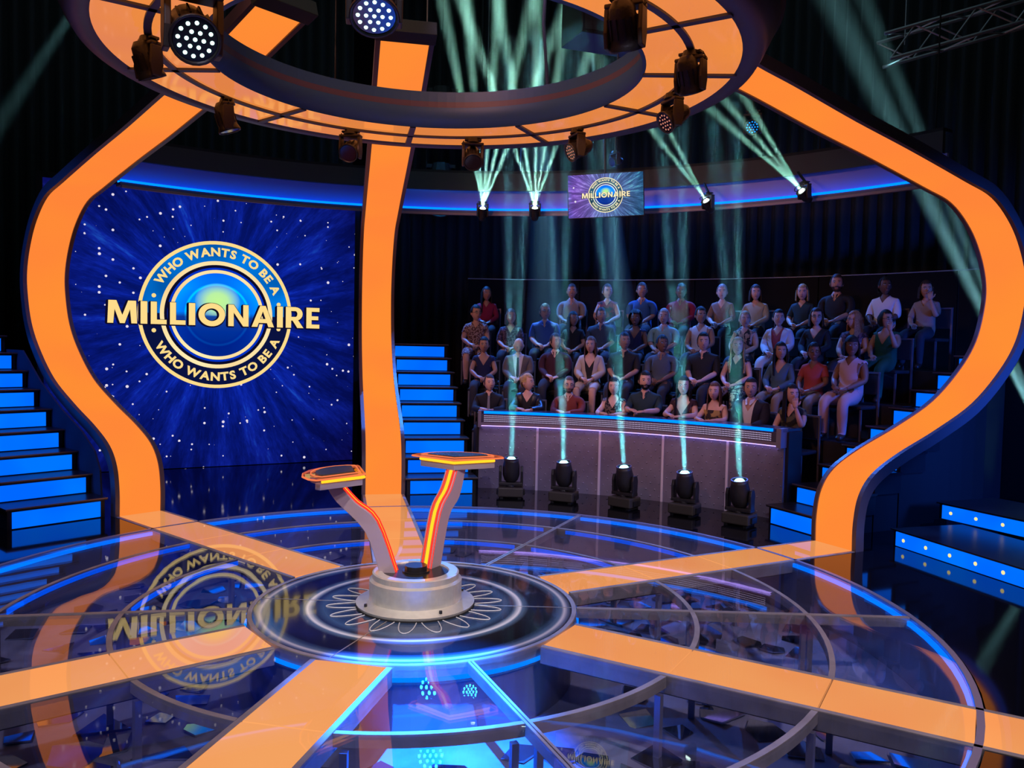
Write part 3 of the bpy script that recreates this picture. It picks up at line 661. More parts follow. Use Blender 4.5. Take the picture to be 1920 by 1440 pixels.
def podium_arm(azd, inner, outer, azdesk, zt, back):
    M = Matrix.Rotation(rad(azd), 4, 'Z')
    arm = B(); pi_ = spline(inner, 4); po_ = spline(outer, 4); n = len(pi_)
    rows = [[(p[0],-.058,p[1]),(p[0],.058,p[1]),(q[0],.058,q[1]),(q[0],-.058,q[1])] for p, q in zip(pi_, po_)]
    arm.M = M; arm.grid(rows, closed_v=True, cap=True); ao = arm.obj('arm', MAUVE, pod, bevel=.004)
    for nm, lo_, hi_, dn, mt in (('red_rail', -.036, -.029, .012, LED_R), ('red_rail', .029, .036, .012, LED_R), ('red_edge', -.058, -.053, .004, LED_R), ('salmon_strip', -.029, .029, .002, emit('salmon', (.85,.16,.08), .8)), ('yellow_strip', -.014, .014, .005, LED_Y)):
        b = B(); b.M = M; rows = []
        for i, p in enumerate(pi_):
            T = (Vector(pi_[min(i+1,n-1)])-Vector(pi_[max(i-1,0)])).normalized(); N = Vector((-T.y, T.x))
            rows.append([(p[0]+N.x*k, t, p[1]+N.y*k) for t, k in ((lo_,0.0),(hi_,0.0),(hi_,dn),(lo_,dn))])
        b.grid(rows, closed_v=True, cap=True); b.obj(nm, mt, ao)
    # desk head
    top = M @ Vector((pi_[-1][0]*.5+po_[-1][0]*.5, 0, 0))
    D = Matrix.Translation((top.x, top.y, zt)) @ Matrix.Rotation(rad(azdesk), 4, 'Z') @ Matrix.Translation((-back, 0, 0))
    fv, fu = .31, .20
    b = B(); b.M = D; b.prism([(0,0),(fu,fv),(fu+.05,fv-.02),(.06,0),(fu+.05,-fv+.02),(fu,-fv)], -.085, -.035); dk = b.obj('desk_head', pbr('desk_silver', (.50,.44,.50), .35, .5), pod, bevel=.003)
    b = B(); b.M = D; b.prism([(.03,0),(fu,fv-.04),(.36,.14),(.38,0),(.36,-.14),(fu,-fv+.04)], -.06, -.012); b.obj('under_tray', pbr('tray', (.25,.16,.16), .4, .3), dk)
    for s in (1, -1):
        b = B(); b.M = D; pts = [(-.012,0,-.022),(fu-.012,s*fv,-.022)]; b.tube(pts, .011, 8); b.obj('front_light', LED_Y, dk)
    outl = [(-.02,0)]+[(fu*.95-.02, fv+.03),(fu+.0, fv+.07),(.27,.36),(.36,.27),(.42,.14),(.44,0),(.42,-.14),(.36,-.27),(.27,-.36),(fu,-fv-.07),(fu*.95-.02,-fv-.03)]
    b = B(); b.M = D; b.prism(outl, -.008, .008); b.obj('glass_top', ACR, dk)
    b = B(); b.M = D; b.tube([(*p,0) for p in outl+[outl[0]]], .0075, 6); b.obj('glass_edge', ACRE, dk)
    o2 = [(.17+(x-.17)*.80, y*.80) for x, y in outl]
    b = B(); b.M = D; b.tube([(*p,.014) for p in o2+[o2[0]]], .005, 5); b.obj('inner_edge', ACRE, dk)
    b = B(); b.M = D; b.prism([(.21+(x-.21)*.62, y*.66) for x, y in outl], .009, .02); b.obj('desk_display', pbr('display_green', (.04,.045,.03), .25), dk)
podium_arm(180, [(.15,.245),(.30,.64),(.46,.78),(.56,.885)], [(.27,.245),(.385,.56),(.60,.78),(.67,.885)], 168, 1.0, .21)
podium_arm(60, [(.12,.245),(.24,.67),(.38,.83),(.46,.975)], [(.25,.245),(.36,.62),(.50,.76),(.585,.975)], 86, 1.065, .10)

# ================================================================== MOVING HEADS
LENSW = emit('lens_mint', (.62, 1.0, .90), 2.6); LENSO = emit('lens_off_reflection', (.55,.20,.13), .9); LENSC = emit('lens_cyan', (.35, 1.0, 1.0), 6.0); LENSB = emit('lens_blue', (0,.22,1.0), 2.0)  # unlit lenses: the orange they reflect is put in as emission
def moving_head(name, label, loc, aim, s=1.0, kind='dots', lens=None, down=True, yaw=0, group=None, tilt=None):
    """base + yoke + barrel; the barrel points along aim (a direction)"""
    t = thing(name, label, 'stage light', loc, 0, group); sg = -1 if down else 1
    aimv = Vector(aim).normalized()
    yw = math.atan2(aimv.y, aimv.x)+pi/2
    Y = Matrix.Rotation(yw, 4, 'Z') @ Matrix.Scale(s, 4)
    if down:
        b = B(); b.M = Y; b.cyl(.075, -.05, 0, 16, .06); b.box(-.09,.09,-.035,.035,-.03,-.008); base = b.obj('base', HOUSING, t, bevel=.004)
        b = B(); b.M = Y; b.tube([(-.10,0,-.03),(-.12,0,-.06),(-.10,.02,-.10),(-.08,0,-.06)], .007, 5); b.obj('clamp', BLACK, base)
    else:
        b = B(); b.M = Y; b.box(-.155,.155,-.12,.12,.02,.135); base = b.obj('base', pbr('base_housing', (.05,.042,.035), .5), t, bevel=.015)
        for q in (-1, 1):
            b = B(); b.M = Y; b.box(q*.16-.015, q*.16+.015, -.06,.06,.04,.10); b.obj('side_grip', BLACK, base)
            b = B(); b.M = Y; b.box(q*.11-.02,q*.11+.02,-.1,.1,0,.02); b.obj('rubber_foot', MATTE, base)
    zc = (-.215 if down else .33)
    b = B(); b.M = Y
    z0, z1 = (-.05, -.075) if down else (.135, .17); 
    if down: b.box(-.115,.115,-.05,.05,-.078,-.05)
    else: b.box(-.15,.15,-.055,.055,.15,.19); b.cyl(.06,.13,.155,16)
    for q in (-1, 1):
        x0, x1 = sorted((q*.118, q*.15)) if not down else sorted((q*.088, q*.115))
        hz = .085 if down else .062; pts = [(-.045,z1),(.045,z1),(.055,zc),(.035,zc+sg*hz),(-.035,zc+sg*hz),(-.055,zc)]
        b.add([(x0,p[0],p[1]) for p in pts]+[(x1,p[0],p[1]) for p in pts], [tuple(range(6)),tuple(range(6,12))]+[(i,(i+1)%6,6+(i+1)%6,6+i) for i in range(6)])
    b.obj('yoke', pbr('yoke_brown', (.045,.035,.030), .45) if down else HOUSING, t, bevel=.008)
    q = aimv.to_track_quat('Z', 'Y').to_matrix().to_4x4()
    H = Matrix.Translation(Vector((0,0,zc*s))) @ q @ Matrix.Scale(s, 4)
    b = B(); b.M = H; b.smooth = True
    if down: b.lathe([(0,-.185),(.045,-.18),(.074,-.14),(.084,-.03),(.086,.03),(.095,.055),(.102,.075),(.102,.088),(.092,.088),(.090,.078),(0,.078)], 24); lz, lr = .078, .088
    else: b.lathe([(0,-.15),(.05,-.15),(.085,-.11),(.105,-.05),(.105,.06),(.092,.12),(.088,.16),(.078,.16),(.072,.148),(0,.148)], 24); lz, lr = .148, .07
    bar = b.obj('barrel', HOUSING, t)
    for i in range(6):   # cooling ribs
        b = B(); b.M = H @ Matrix.Rotation(i*pi/6+.2, 4, 'Z'); b.box(-.092,.092,-.004,.004,-.09,.02); b.obj('cooling_fin', BLACK, bar)
    if kind == 'dots':
        b = B(); b.M = H; b.cyl(lr*.98, lz, lz+.001, 24); b.obj('lens_plate', pbr('lens_black', (.02,.02,.025), .15), bar)
        pts = [(0,0)]+[(.033*math.cos(i*pi/3), .033*math.sin(i*pi/3)) for i in range(6)]+[(.066*math.cos(i*pi/6+.0), .066*math.sin(i*pi/6)) for i in range(12)]
        for p in pts:
            b = B(); b.M = H @ Matrix.Translation((p[0], p[1], lz+.001)); b.cyl(.0088, 0, .004, 8, .007); b.obj('led_lens', lens or LENSW, bar)
    elif kind == 'beam':
        b = B(); b.M = H; b.cyl(.056, lz, lz+.022, 24, .04); b.obj('lens', lens or LENSC, bar)
        b = B(); b.M = H; b.lathe([(.080,.155),(.090,.158),(.090,.168),(.080,.168)], 24); b.obj('lens_ring', pbr('ring_violet', (.20,.16,.24), .3, .5), bar)
    else:
        b = B(); b.M = H; b.cyl(lr*.96, lz, lz+.004, 24); b.obj('lens', pbr('lens_dark', (.03,.01,.01), .08, spec=1.0), bar)
    return t, H.to_translation()+Vector(loc)+aimv*(lz+.03)*s
RC = Vector((.055, -.148, RZ-.012))
def onring(a, r=1.874): return (RC.x+r*math.cos(rad(a)), RC.y+r*math.sin(rad(a)), RC.z)
HEADS = [(-161, (.25,.35,-1), .88, 'plain', None, 'dark moving head lamp hanging at the left end of the orange ring'),
    (157, (.3,.15,-1), .88, 'plain', None, 'dark moving head lamp hung on the ring above the left arch'),
    (118.5, (-.15,-.9,-.55), .88, 'plain', None, 'dark lamp facing out, hung on the ring left of the middle arch top'),
    (82.9, (.1,-.8,-.75), .88, 'plain', None, 'dark lamp facing out, hung at the far middle of the ring'),
    (50.5, (-.85,-.35,-.45), .86, 'dots', LENSO, 'lamp with orange reflection painted into its lens dots hung above the small monitor side of the ring'),
    (10.7, (-.85,-.35,-.6), .88, 'dots', LENSO, 'lamp with orange reflection painted into its lens dots hung low at the right of the ring'),
    (-17.4, (.35,.45,-1), .88, 'plain', None, 'dark lamp hung nearest the right arch top, behind the dotted one'),
    (-48.5, (.25,.5,-1), .98, 'plain', None, 'large dark lamp hanging from the top edge of the picture at the right'),
    (-127.6, (.45,-.75,-.62), 1.34, 'dots', LENSW, 'lamp with bright mint lens dots facing the viewer at the upper left'),
    (-92.4, (.1,-.55,-.95), 1.22, 'dots', LENSW, 'lamp with mint lens dots cut by the top edge above the middle arch cap')]
for a, aim, s, kd, ln, lab in HEADS: moving_head('moving_head_light', lab, onring(a), aim, s, kd, ln, True, group='moving heads on the lighting ring')
# added blue spot below the near mint-lens head, to colour the deck
spot('deck_blue_fill', (0.01, -2.17, 3.52), (0.25, -1.5, -.5), (.0, .15, 1.0), 19000, 28, .9, .03)
HAZE = haze_mat('haze', .14); HAZE2 = haze_mat('haze_thin', .06)
def beam(name, label, p, d, L, half, energy, color, mat=None, r0=.03, spotk=1.15, group=None):
    d = Vector(d).normalized(); p = Vector(p); q = d.to_track_quat('Z', 'Y').to_matrix().to_4x4()
    b = B(); b.M = Matrix.Translation(p) @ q; n = 20; r1 = r0+L*math.tan(rad(half)); b.cyl(r0, .0, L, n, r1)
    o = b.obj(name, mat or HAZE); tag(o, label, 'light beam', group, 'stuff')
    ld = bpy.data.lights.new('beam_lamp', 'AREA'); ld.shape = 'DISK'; ld.size = r0*1.8; ld.spread = rad(half*2); ld.color = color; ld.energy = energy
    lo = bpy.data.objects.new('beam_lamp', ld); col.objects.link(lo); lo.location = p+d*.004; lo.rotation_euler = (-d).to_track_quat('Z', 'Y').to_euler()
    return o
CY = (.20, .80, 1.0)
FH = [((.72,4.50), (-.01,-.30,2.3)), ((1.40,4.25), (-.13,-.30,2.34)), ((2.14,3.95), (-.28,-.32,2.39)), ((2.82,3.60), (-.25,-.34,2.49)), ((3.34,3.09), (-.29,-.34,2.58))]
fl = ['leftmost floor lamp before the desk sending a cyan beam straight up', 'second floor lamp from the left before the desk, beam upward', 'middle floor lamp of five before the desk sending a cyan beam up',
      'fourth floor lamp from the left before the desk, beam upward', 'rightmost floor lamp before the desk sending a cyan beam up']
for i, ((x, y), d) in enumerate(FH):
    t, lp = moving_head('floor_moving_light', fl[i], (x, y, 0), d, 1.06, 'beam', LENSC, False, group='moving heads on the black floor before the desk')
    dv = Vector(d).normalized(); lp = lp+dv*.02
    for k, off in enumerate((-1.6, 1.9)):
        dd = Matrix.Rotation(rad(off), 3, 'Y') @ dv
        beam('haze_beam', 'cyan beam of the %s floor lamp, %s ray' % (['leftmost','second','middle','fourth','rightmost'][i], ['left','right'][k]), lp, dd, 5.2, 1.35, 1.35, CY, group='cyan beams from the floor lamps')
HH = [((.18,6.93,4.05), [(x,-.5,.92) for x in (-.20,-.08,.08,.24,.42)], 'left one of the pair'),
      ((1.01,6.85,4.06), [(x,-.5,.92) for x in (-.40,-.22,-.02,.14,.32)], 'right one of the pair'),
      ((3.53,5.95,4.08), [(-1.0,-.6,.93),(-.75,-.6,.95)], 'one just right of the small monitor'),
      ((4.65,5.12,4.10), [(-1.9,-.8,1.2),(-1.6,-.8,1.3),(-1.3,-.8,1.4)], 'one nearest the right arch')]
for i, (p, ds, lab) in enumerate(HH):
    av = Vector(ds[len(ds)//2]).normalized()
    t, lp = moving_head('header_moving_light', 'black lamp on the blue header, '+lab, (p[0], p[1], p[2]+.22), av*1.0, .8, 'beam', emit('lens_pale', (.75,1.0,.9), 8.0), True, group='moving heads along the header')
    b = B(); b.tube([(0,0,0),(0,.28,.18)], .02, 6); b.obj('bracket', BLACK, t)
    for k, d in enumerate(ds):
        beam('haze_beam', 'pale green beam %s of the header lamp, %s' % (['one','two','three','four','five'][k], lab), lp+av*.01, d, 3.4 if i < 2 else 3.0, 2.2, 4.0 if i < 2 else 1.7, (.40,1.0,.78), r0=.02, group='pale green beams from the header lamps')
# wide faint beams high at the right and behind the right arch
for p, d, L, h, e, lab in (((8.14, 4.85, .52), (-2.06,0,3.79), 9.0, 1.9, 9, 'broad pale beam rising behind the right arch from its lower right'),
                        ((8.14, 4.85, .52), (-1.78,.1,3.9), 9.0, 1.2, 3, 'thinner pale beam rising beside the broad one behind the right arch'),
                        ((-4.6, 5.2, 7.6), (-2.2,-1.6,-5.2), 7.0, 2.2, .8, 'faint beam falling beyond the left arch'),
                        ((1.1, 9.1, 7.6), (.15,-1.9,-5.4), 6.0, 3.2, 3.0, 'faint curtain of light above the audience near the blue stairs'),
                        ((2.0, 9.0, 7.6), (.5,-1.9,-5.4), 6.0, 2.4, 2.4, 'faint curtain of light above the middle of the audience')):
    beam('haze_beam', lab, p, d, L, h, e, (.30,.80,.85), HAZE2, group='broad faint beams in the haze')
t, lp = moving_head('wash_light', 'round lamp of blue light dots high above the right of the header', (4.05,5.6,5.4), (-.35,-.9,-.25), 1.1, 'dots', LENSB, True)
b = B(); b.tube([(0,0,0),(0,0,4.55)], .015, 6); b.obj('hanger_pole', BLACK, t)
for zz, xx, sc_, wh in ((4.78, -.75, 3.1, 'lower'), (6.15, -.75, 3.4, 'upper'), (4.85, -.0, 1.9, 'small right-hand')):
    t, lp = moving_head('blue_wash_light', wh+' lamp of blue light dots behind the header, seen mirrored in the stage floor', (xx, 9.75, zz+.215*sc_), (.08,-.95,-.30), sc_, 'dots', emit('lens_bright_blue', (.02,.40,1.0), 45.0), True, group='blue wash lamps behind the header')
    b = B(); b.tube([(0,0,0),(0,0,9.9-zz-.215*sc_)], .02, 6); b.obj('hanger_pole', BLACK, t)
t, lp = moving_head('back_light', 'small dark lamp just above the small hanging monitor', (2.2,6.4,4.98), (-.8,-.5,-.3), .75, 'plain', None, True)
b = B(); b.tube([(0,0,0),(0,0,5.0)], .012, 6); b.obj('hanger_pole', BLACK, t)

# ================================================================== TRUSS AND RIGGING
def truss(label, p0, p1, w_, n, mat):
    p0, p1 = Vector(p0), Vector(p1); d = (p1-p0); X = d.normalized(); Y = Vector((0,0,1)).cross(X).normalized(); Z = X.cross(Y)
    t = thing('truss', label, 'truss', tuple(p0)); L = d.length
    cs = [(-w_,-w_),(w_,-w_),(w_,w_),(-w_,w_)]
    for c in cs:
        b = B(); b.tube([Y*c[0]+Z*c[1], X*L+Y*c[0]+Z*c[1]], .024, 6); b.obj('chord', mat, t)
    for i in range(n):
        for j in range(4):
            c, e = cs[j], cs[(j+1) % 4]; a, q = (c, e) if i % 2 else (e, c)
            b = B(); b.tube([X*(L*i/n)+Y*a[0]+Z*a[1], X*(L*(i+1)/n)+Y*q[0]+Z*q[1]], .012, 5); b.obj('brace', mat, t)
    for s in (.1, .9):
        b = B(); b.tube([X*L*s, X*L*s+Vector((0,0,9.97-(p0+X*L*s).z))], .008, 4); b.obj('cable', mat, t)
    return t
TR = pbr('truss_alu', (.55,.55,.58), .4, .6)
truss('grey lattice truss hung high at the upper right', (5.6, 5.0, 6.05), (8.2, 4.6, 6.75), .17, 7, TR)
truss('pale lattice truss seen through the middle of the ring', (-.2, 9.2, 6.35), (3.2, 9.2, 6.35), .14, 10, pbr('truss_pale', (.42,.45,.45), .4, .5))
o = B(); o.tube([(1.02, 1.6, 9.97), (.98,1.62,6.2), (.93, 1.58, 5.0), (.99,1.55,4.30)], .016, 6)
tag(o.obj('power_cable', MATTE), 'thick black cable dropping to the far side of the ring', 'cable')
b = B(); b.box(-.42,.42,-.3,.3,-.3,.3); t = thing('hanging_speaker', 'black box loudspeaker hung above the ring opening at the right', 'loudspeaker', (1.72, 3.9, 5.95), rad(20))
b.obj('cabinet', BLACK, t, bevel=.01); b = B(); b.box(-.38,.38,-.31,-.301,-.26,.26); b.obj('grille', pbr('grille', (.02,.02,.02), .7), t)
b = B(); b.tube([(0,0,.3),(0,0,4.0)], .01, 5); b.obj('cable', MATTE, t)

# ================================================================== PEOPLE
def skin_mesh(nodes, edges, root=0, sub=2):
    """nodes: (x,y,z,rx,ry); grows one continuous surface over the skeleton"""
    me = bpy.data.meshes.new('sk'); me.from_pydata([n[:3] for n in nodes], edges, [])
    o = bpy.data.objects.new('sk', me); col.objects.link(o)
    md = o.modifiers.new('s', 'SKIN'); md.use_smooth_shade = True
    for i, n in enumerate(nodes):
        sv = me.skin_vertices[0].data[i]; sv.radius = (n[3], n[4]); sv.use_root = (i == root)
    ss = o.modifiers.new('u', 'SUBSURF'); ss.levels = ss.render_levels = sub
    dg = bpy.context.evaluated_depsgraph_get(); m2 = bpy.data.meshes.new_from_object(o.evaluated_get(dg))
    vs = [v.co.copy() for v in m2.vertices]; fs = [tuple(p.vertices) for p in m2.polygons]
    bpy.data.objects.remove(o); bpy.data.meshes.remove(me); bpy.data.meshes.remove(m2)
    return vs, fs
def limb(b, p, q, r0, r1, n=6): b.tube([p, q], 0, n, [r0, r1])
def hand(b, wrist, d, nrm, side, s=1.0):
    """palm and five curled fingers; d = direction of the fingers, nrm = back of the hand"""
    d = Vector(d).normalized(); nrm = (Vector(nrm)-Vector(nrm).dot(d)*d).normalized(); x = d.cross(nrm)*side
    w_ = Vector(wrist)
    rows = []
    for t, hw, th in ((-.01,.024,.020),(.02,.034,.018),(.06,.040,.015),(.088,.038,.012)):
        c = w_+d*t*s; rows.append([tuple(c+x*hw*math.cos(a)*s+nrm*th*math.sin(a)*s) for a in [2*pi*i/8 for i in range(8)]])
    b.grid(rows, closed_v=True, cap=True)
    for off, L in ((-.029,.070),(-.010,.078),(.010,.073),(.028,.058)):
        p = w_+d*.080*s+x*off*s; pts = [p]; a = 0
        for seg in (.42,.33,.25):
            a += rad(28); p = p+(d*math.cos(a)-nrm*math.sin(a))*L*seg*s; pts.append(p)
        b.tube(pts, 0, 5, [.0095*s,.0088*s,.008*s,.006*s])
    p = w_+d*.025*s-x*.030*s; pts = [p, p+(d*.6-x*.7-nrm*.3)*.032*s, p+(d*1.5-x*.9-nrm*.8)*.034*s]
    b.tube(pts, 0, 5, [.012*s,.011*s,.008*s])
POSES = {  # elbow, wrist (for the person's right side: x negative), finger direction
    'lap':   dict(el=(.205,.05,.76), wr=(.075,.27,.66), fd=(-.7,.6,-.25)),
    'desk':  dict(el=(.215,.14,.80), wr=(.09,.37,.80), fd=(-.9,.35,-.1)),
    'raise': dict(el=(.205,.05,.76), wr=(.075,.27,.66), fd=(-.7,.6,-.25)),
}
def body_base(female, pose, heavy):
    h = 1+.16*heavy; P = POSES[pose]; e = P['el']; wv = P['wr']; sw = (.138 if female else .172)*(1+.06*heavy)
    N = [(0,.00,.55,.150*h,.115*h),(0,-.015,.68,(.118 if female else .128)*h,.098*h),(0,.0,.84,(.130 if female else .150)*h,.105*h),(0,-.005,.96,(.125 if female else .148),.085),
         (0,.0,1.035,.052 if female else .062,.056),(0,.015,1.10,.047 if female else .056,.052)]
    E_ = [(0,1),(1,2),(2,3),(3,4),(4,5)]
    for s in (-1, 1):
        i = len(N); raised = pose == 'raise' and s == -1
        el = (s*e[0], e[1], e[2]) if not raised else (-.22,.16,.80); wr = (s*wv[0], wv[1], wv[2]) if not raised else (-.15,.20,1.04)
        mid = [(a+c)/2 for a, c in zip(el, wr)]
        N += [(s*sw,-.01,.962,.054 if female else .062,.056),(s*(sw+.028),.01,.885,.048*h,.048*h),(el[0],el[1],el[2],.042,.042),(mid[0],mid[1],mid[2],.040,.036),(wr[0],wr[1],wr[2],.025,.022)]
        E_ += [(3,i),(i,i+1),(i+1,i+2),(i+2,i+3),(i+3,i+4)]
        j = len(N)
        N += [(s*.10,.10,.545,.098*h,.090*h),(s*.125,.28,.535,.080*h,.080*h),(s*.125,.43,.50,.062,.062),(s*.125,.43,.30,.058,.058),(s*.125,.42,.09,.038,.040),(s*.13,.53,.045,.036,.030)]
        E_ += [(0,j)]+[(j+k,j+k+1) for k in range(5)]
    return skin_mesh(N, E_), N
BASES = {}
def base_of(f, p, h):
    k = (f, p, h)
    if k not in BASES: BASES[k] = body_base(f, p, h)
    return BASES[k]
def face_parts(b, female, skin_i=0):
    """head in head-local coordinates: x right, y forward, z up, centre between the ears"""
    nu, nv = 20, 16; rows = []
    for j in range(nv+1):
        th = pi*j/nv; row = []
        for i in range(nu):
            ph = 2*pi*i/nu; x = math.sin(th)*math.sin(ph); y = math.sin(th)*math.cos(ph); z = math.cos(th)
            X, Y, Z = x*.074, y*.092-.004, z*.113
            if z < 0:                       # jaw narrows and comes forward
                k = -z; X *= 1-.34*k**1.5*(1.12 if female else .9); Y = Y*(1-.30*k)+.020*k
            if y > .55:
                f = (y-.55)/.45
                if -.45 < z < .05: Y += .017*f*max(0, 1-abs(x)/.28)*(1-abs(z+.22)/.28 if abs(z+.22) < .28 else 0)   # nose
                if .02 < z < .2: Y -= .004*f*(1 if .2 < abs(x) < .6 else 0)     # eye sockets
                if -.85 < z < -.68: Y += .006*f*max(0,1-abs(x)/.4)
            row.append((X, Y, Z))
        rows.append(row)
    b.smooth = True; b.cur = skin_i; b.grid(rows, closed_v=True)
    b.add([(0,.100,.012),(-.013,.094,-.034),(.013,.094,-.034),(0,.115,-.030),(0,.090,-.042)], [(0,1,3),(0,3,2),(1,4,3),(3,4,2)])
    for s in (-1, 1):
        b.ell((s*.074,-.008,-.008), (.010,.018,.028), 8, 6)
        b.cur = 1; b.ell((s*.029,.081,.010), (.0125,.008,.0065), 8, 5); b.cur = 2; b.ell((s*.029+.001,.087,.010), (.0055,.004,.0058), 8, 5)
        b.tube([(s*.014,.090,.026),(s*.030,.089,.030),(s*.046,.080,.025)], .0032, 4); b.cur = skin_i
    b.cur = 3; b.ell((0,.088,-.058), (.020 if female else .022,.008,.0058), 10, 5); b.cur = skin_i
def hair_mesh(b, style):
    if style == 'bald': return False
    nu, nv = 28, 16; top = 1.065 if style in ('short','crop') else 1.10
    if style == 'curly': top = 1.42
    def pt(ph, th, k):
        x = math.sin(th)*math.sin(ph); y = math.sin(th)*math.cos(ph); z = math.cos(th)
        wob = 1+(.05*math.sin(9*ph+7*th) if style == 'curly' else .012*math.sin(13*ph))
        return (x*.076*k*wob, (y*.094-.008)*k*wob, z*.116*(k if style != 'curly' else 1.2)*wob+.002)
    vs = []; fs = []; idx = {}
    for j in range(nv+1):
        for i in range(nu):
            ph = 2*pi*i/nu-pi; th = pi*j/nv; idx[i, j] = len(vs); vs.append(pt(ph, th, top))
    for j in range(nv):
        for i in range(nu):
            ph = 2*pi*(i+.5)/nu-pi; th = math.degrees(pi*(j+.5)/nv); a = abs(math.degrees(ph))
            hl = 56-6*(a/58)**2 if a < 58 else None           # hairline over the face
            if hl is not None and th > (hl if style != 'fringe' else 66): continue
            low = {'short': 96 if a < 110 else 128, 'updo': 92 if a < 110 else 125, 'crop': 90 if a < 110 else 120}.get(style, 132)
            if th > low: continue
            fs.append((idx[i,j], idx[i,j+1], idx[(i+1)%nu,j+1], idx[(i+1)%nu,j]))
    b.smooth = True; b.add(vs, fs)
    if style in ('long', 'wavy', 'bob', 'fringe'):
        L = {'long': .27, 'wavy': .30, 'bob': .075, 'fringe': .06}[style]; n = 22; rows = []
        for k in range(8):
            t = k/7; row = []
            for i in range(n+1):
                ph = rad(58+(302-58)*i/n); wv = 1+(.07*math.sin(5*ph+9*t) if style == 'wavy' else .02*math.sin(8*ph))
                R_ = 1.12+.10*math.sin(t*pi*.6)+(.12*t if style == 'wavy' else 0)
                row.append((.079*R_*math.sin(ph)*wv, (.096*math.cos(ph)-.012)*(R_-.1*t)*wv, .035-t*(L+.07)-(.02*abs(math.cos(ph))*t)))
            rows.append(row)
        rows2 = [[(p[0]*.86, p[1]*.86, p[2]) for p in r] for r in rows]
        b.grid(rows); b.grid(rows2); b.grid([rows[-1], rows2[-1]]); b.grid([[r[0] for r in rows], [r[0] for r in rows2]]); b.grid([[r[-1] for r in rows], [r[-1] for r in rows2]])
    if style == 'updo': b.ell((0,-.105,.045), (.042,.038,.042), 10, 8)
    if style == 'pony': b.ell((0,-.12,.0), (.034,.05,.07), 10, 8)
    return True
SKINS = {'fair': (.62,.36,.27), 'tan': (.46,.25,.17), 'brown': (.20,.095,.06), 'dark': (.11,.05,.035), 'pale': (.70,.45,.36)}
def skinmat(k): return pbr('skin_'+k, SKINS[k], .55, noise=.08, scale=12)
HAIRC = {'black': (.010,.008,.008), 'brown': (.045,.022,.013), 'blond': (.42,.27,.12), 'grey': (.32,.30,.28), 'ginger': (.35,.15,.06), 'chestnut': (.12,.055,.03)}
def cloth(name, c, c2=None, scale=30):
    nm = 'cloth_'+name
    if nm in MATS: return MATS[nm]
    m = pbr(nm, c, .85, bump=.15, bscale=40)
    if c2:
        nt = m.node_tree; bs_n = [n for n in nt.nodes if n.type == 'BSDF_PRINCIPLED'][0]
        tc = nt.nodes.new('ShaderNodeTexCoord'); n = nt.nodes.new('ShaderNodeTexNoise'); n.inputs['Scale'].default_value = scale; n.inputs['Detail'].default_value = 1
        nt.links.new(tc.outputs['Object'], n.inputs['Vector'])
        nt.links.new(ramp(nt, n.outputs['Fac'], [(.47, c), (.53, c2)]), bs_n.inputs['Base Color'])
    return m
def seg_near(p, N, segs):
    best = (9, None, 0)
    for k, (a, c) in segs.items():
        A = Vector(N[a][:3]); Bv = Vector(N[c][:3]); d = Bv-A; t = max(0, min(1, (p-A).dot(d)/d.length_squared)); q = (p-(A+d*t)).length - .0
        if q < best[0]: best = (q, k, t)
    return best
def cut(vs, fs, planes):
    bm = bmesh.new(); bv = [bm.verts.new(v) for v in vs]
    for f in fs:
        try: bm.faces.new([bv[i] for i in f])
        except ValueError: pass
    for co, no in planes:
        bmesh.ops.bisect_plane(bm, geom=bm.verts[:]+bm.edges[:]+bm.faces[:], dist=.0004, plane_co=co, plane_no=no)
    bm.verts.index_update(); V = [v.co.copy() for v in bm.verts]; F = [tuple(v.index for v in f.verts) for f in bm.faces]; bm.free()
    return V, F
def garment(vs, fs, keep, off, drop=0):
    """the faces of the body that the garment covers, lifted off the skin; the boundary is clean along face loops"""
    used = {}; V = []; F = []
    nor = [Vector() for _ in vs]
    for f in fs:
        a, c, d = vs[f[0]], vs[f[1]], vs[f[2]]; n = (c-a).cross(d-a)
        for i in f: nor[i] += n
    for f in fs:
        ctr = sum((vs[i] for i in f), Vector())/len(f)
        if not keep(ctr): continue
        ff = []
        for i in f:
            if i not in used: used[i] = len(V); V.append(tuple(vs[i]+nor[i].normalized()*off))
            ff.append(used[i])
        F.append(tuple(ff))
    return V, F
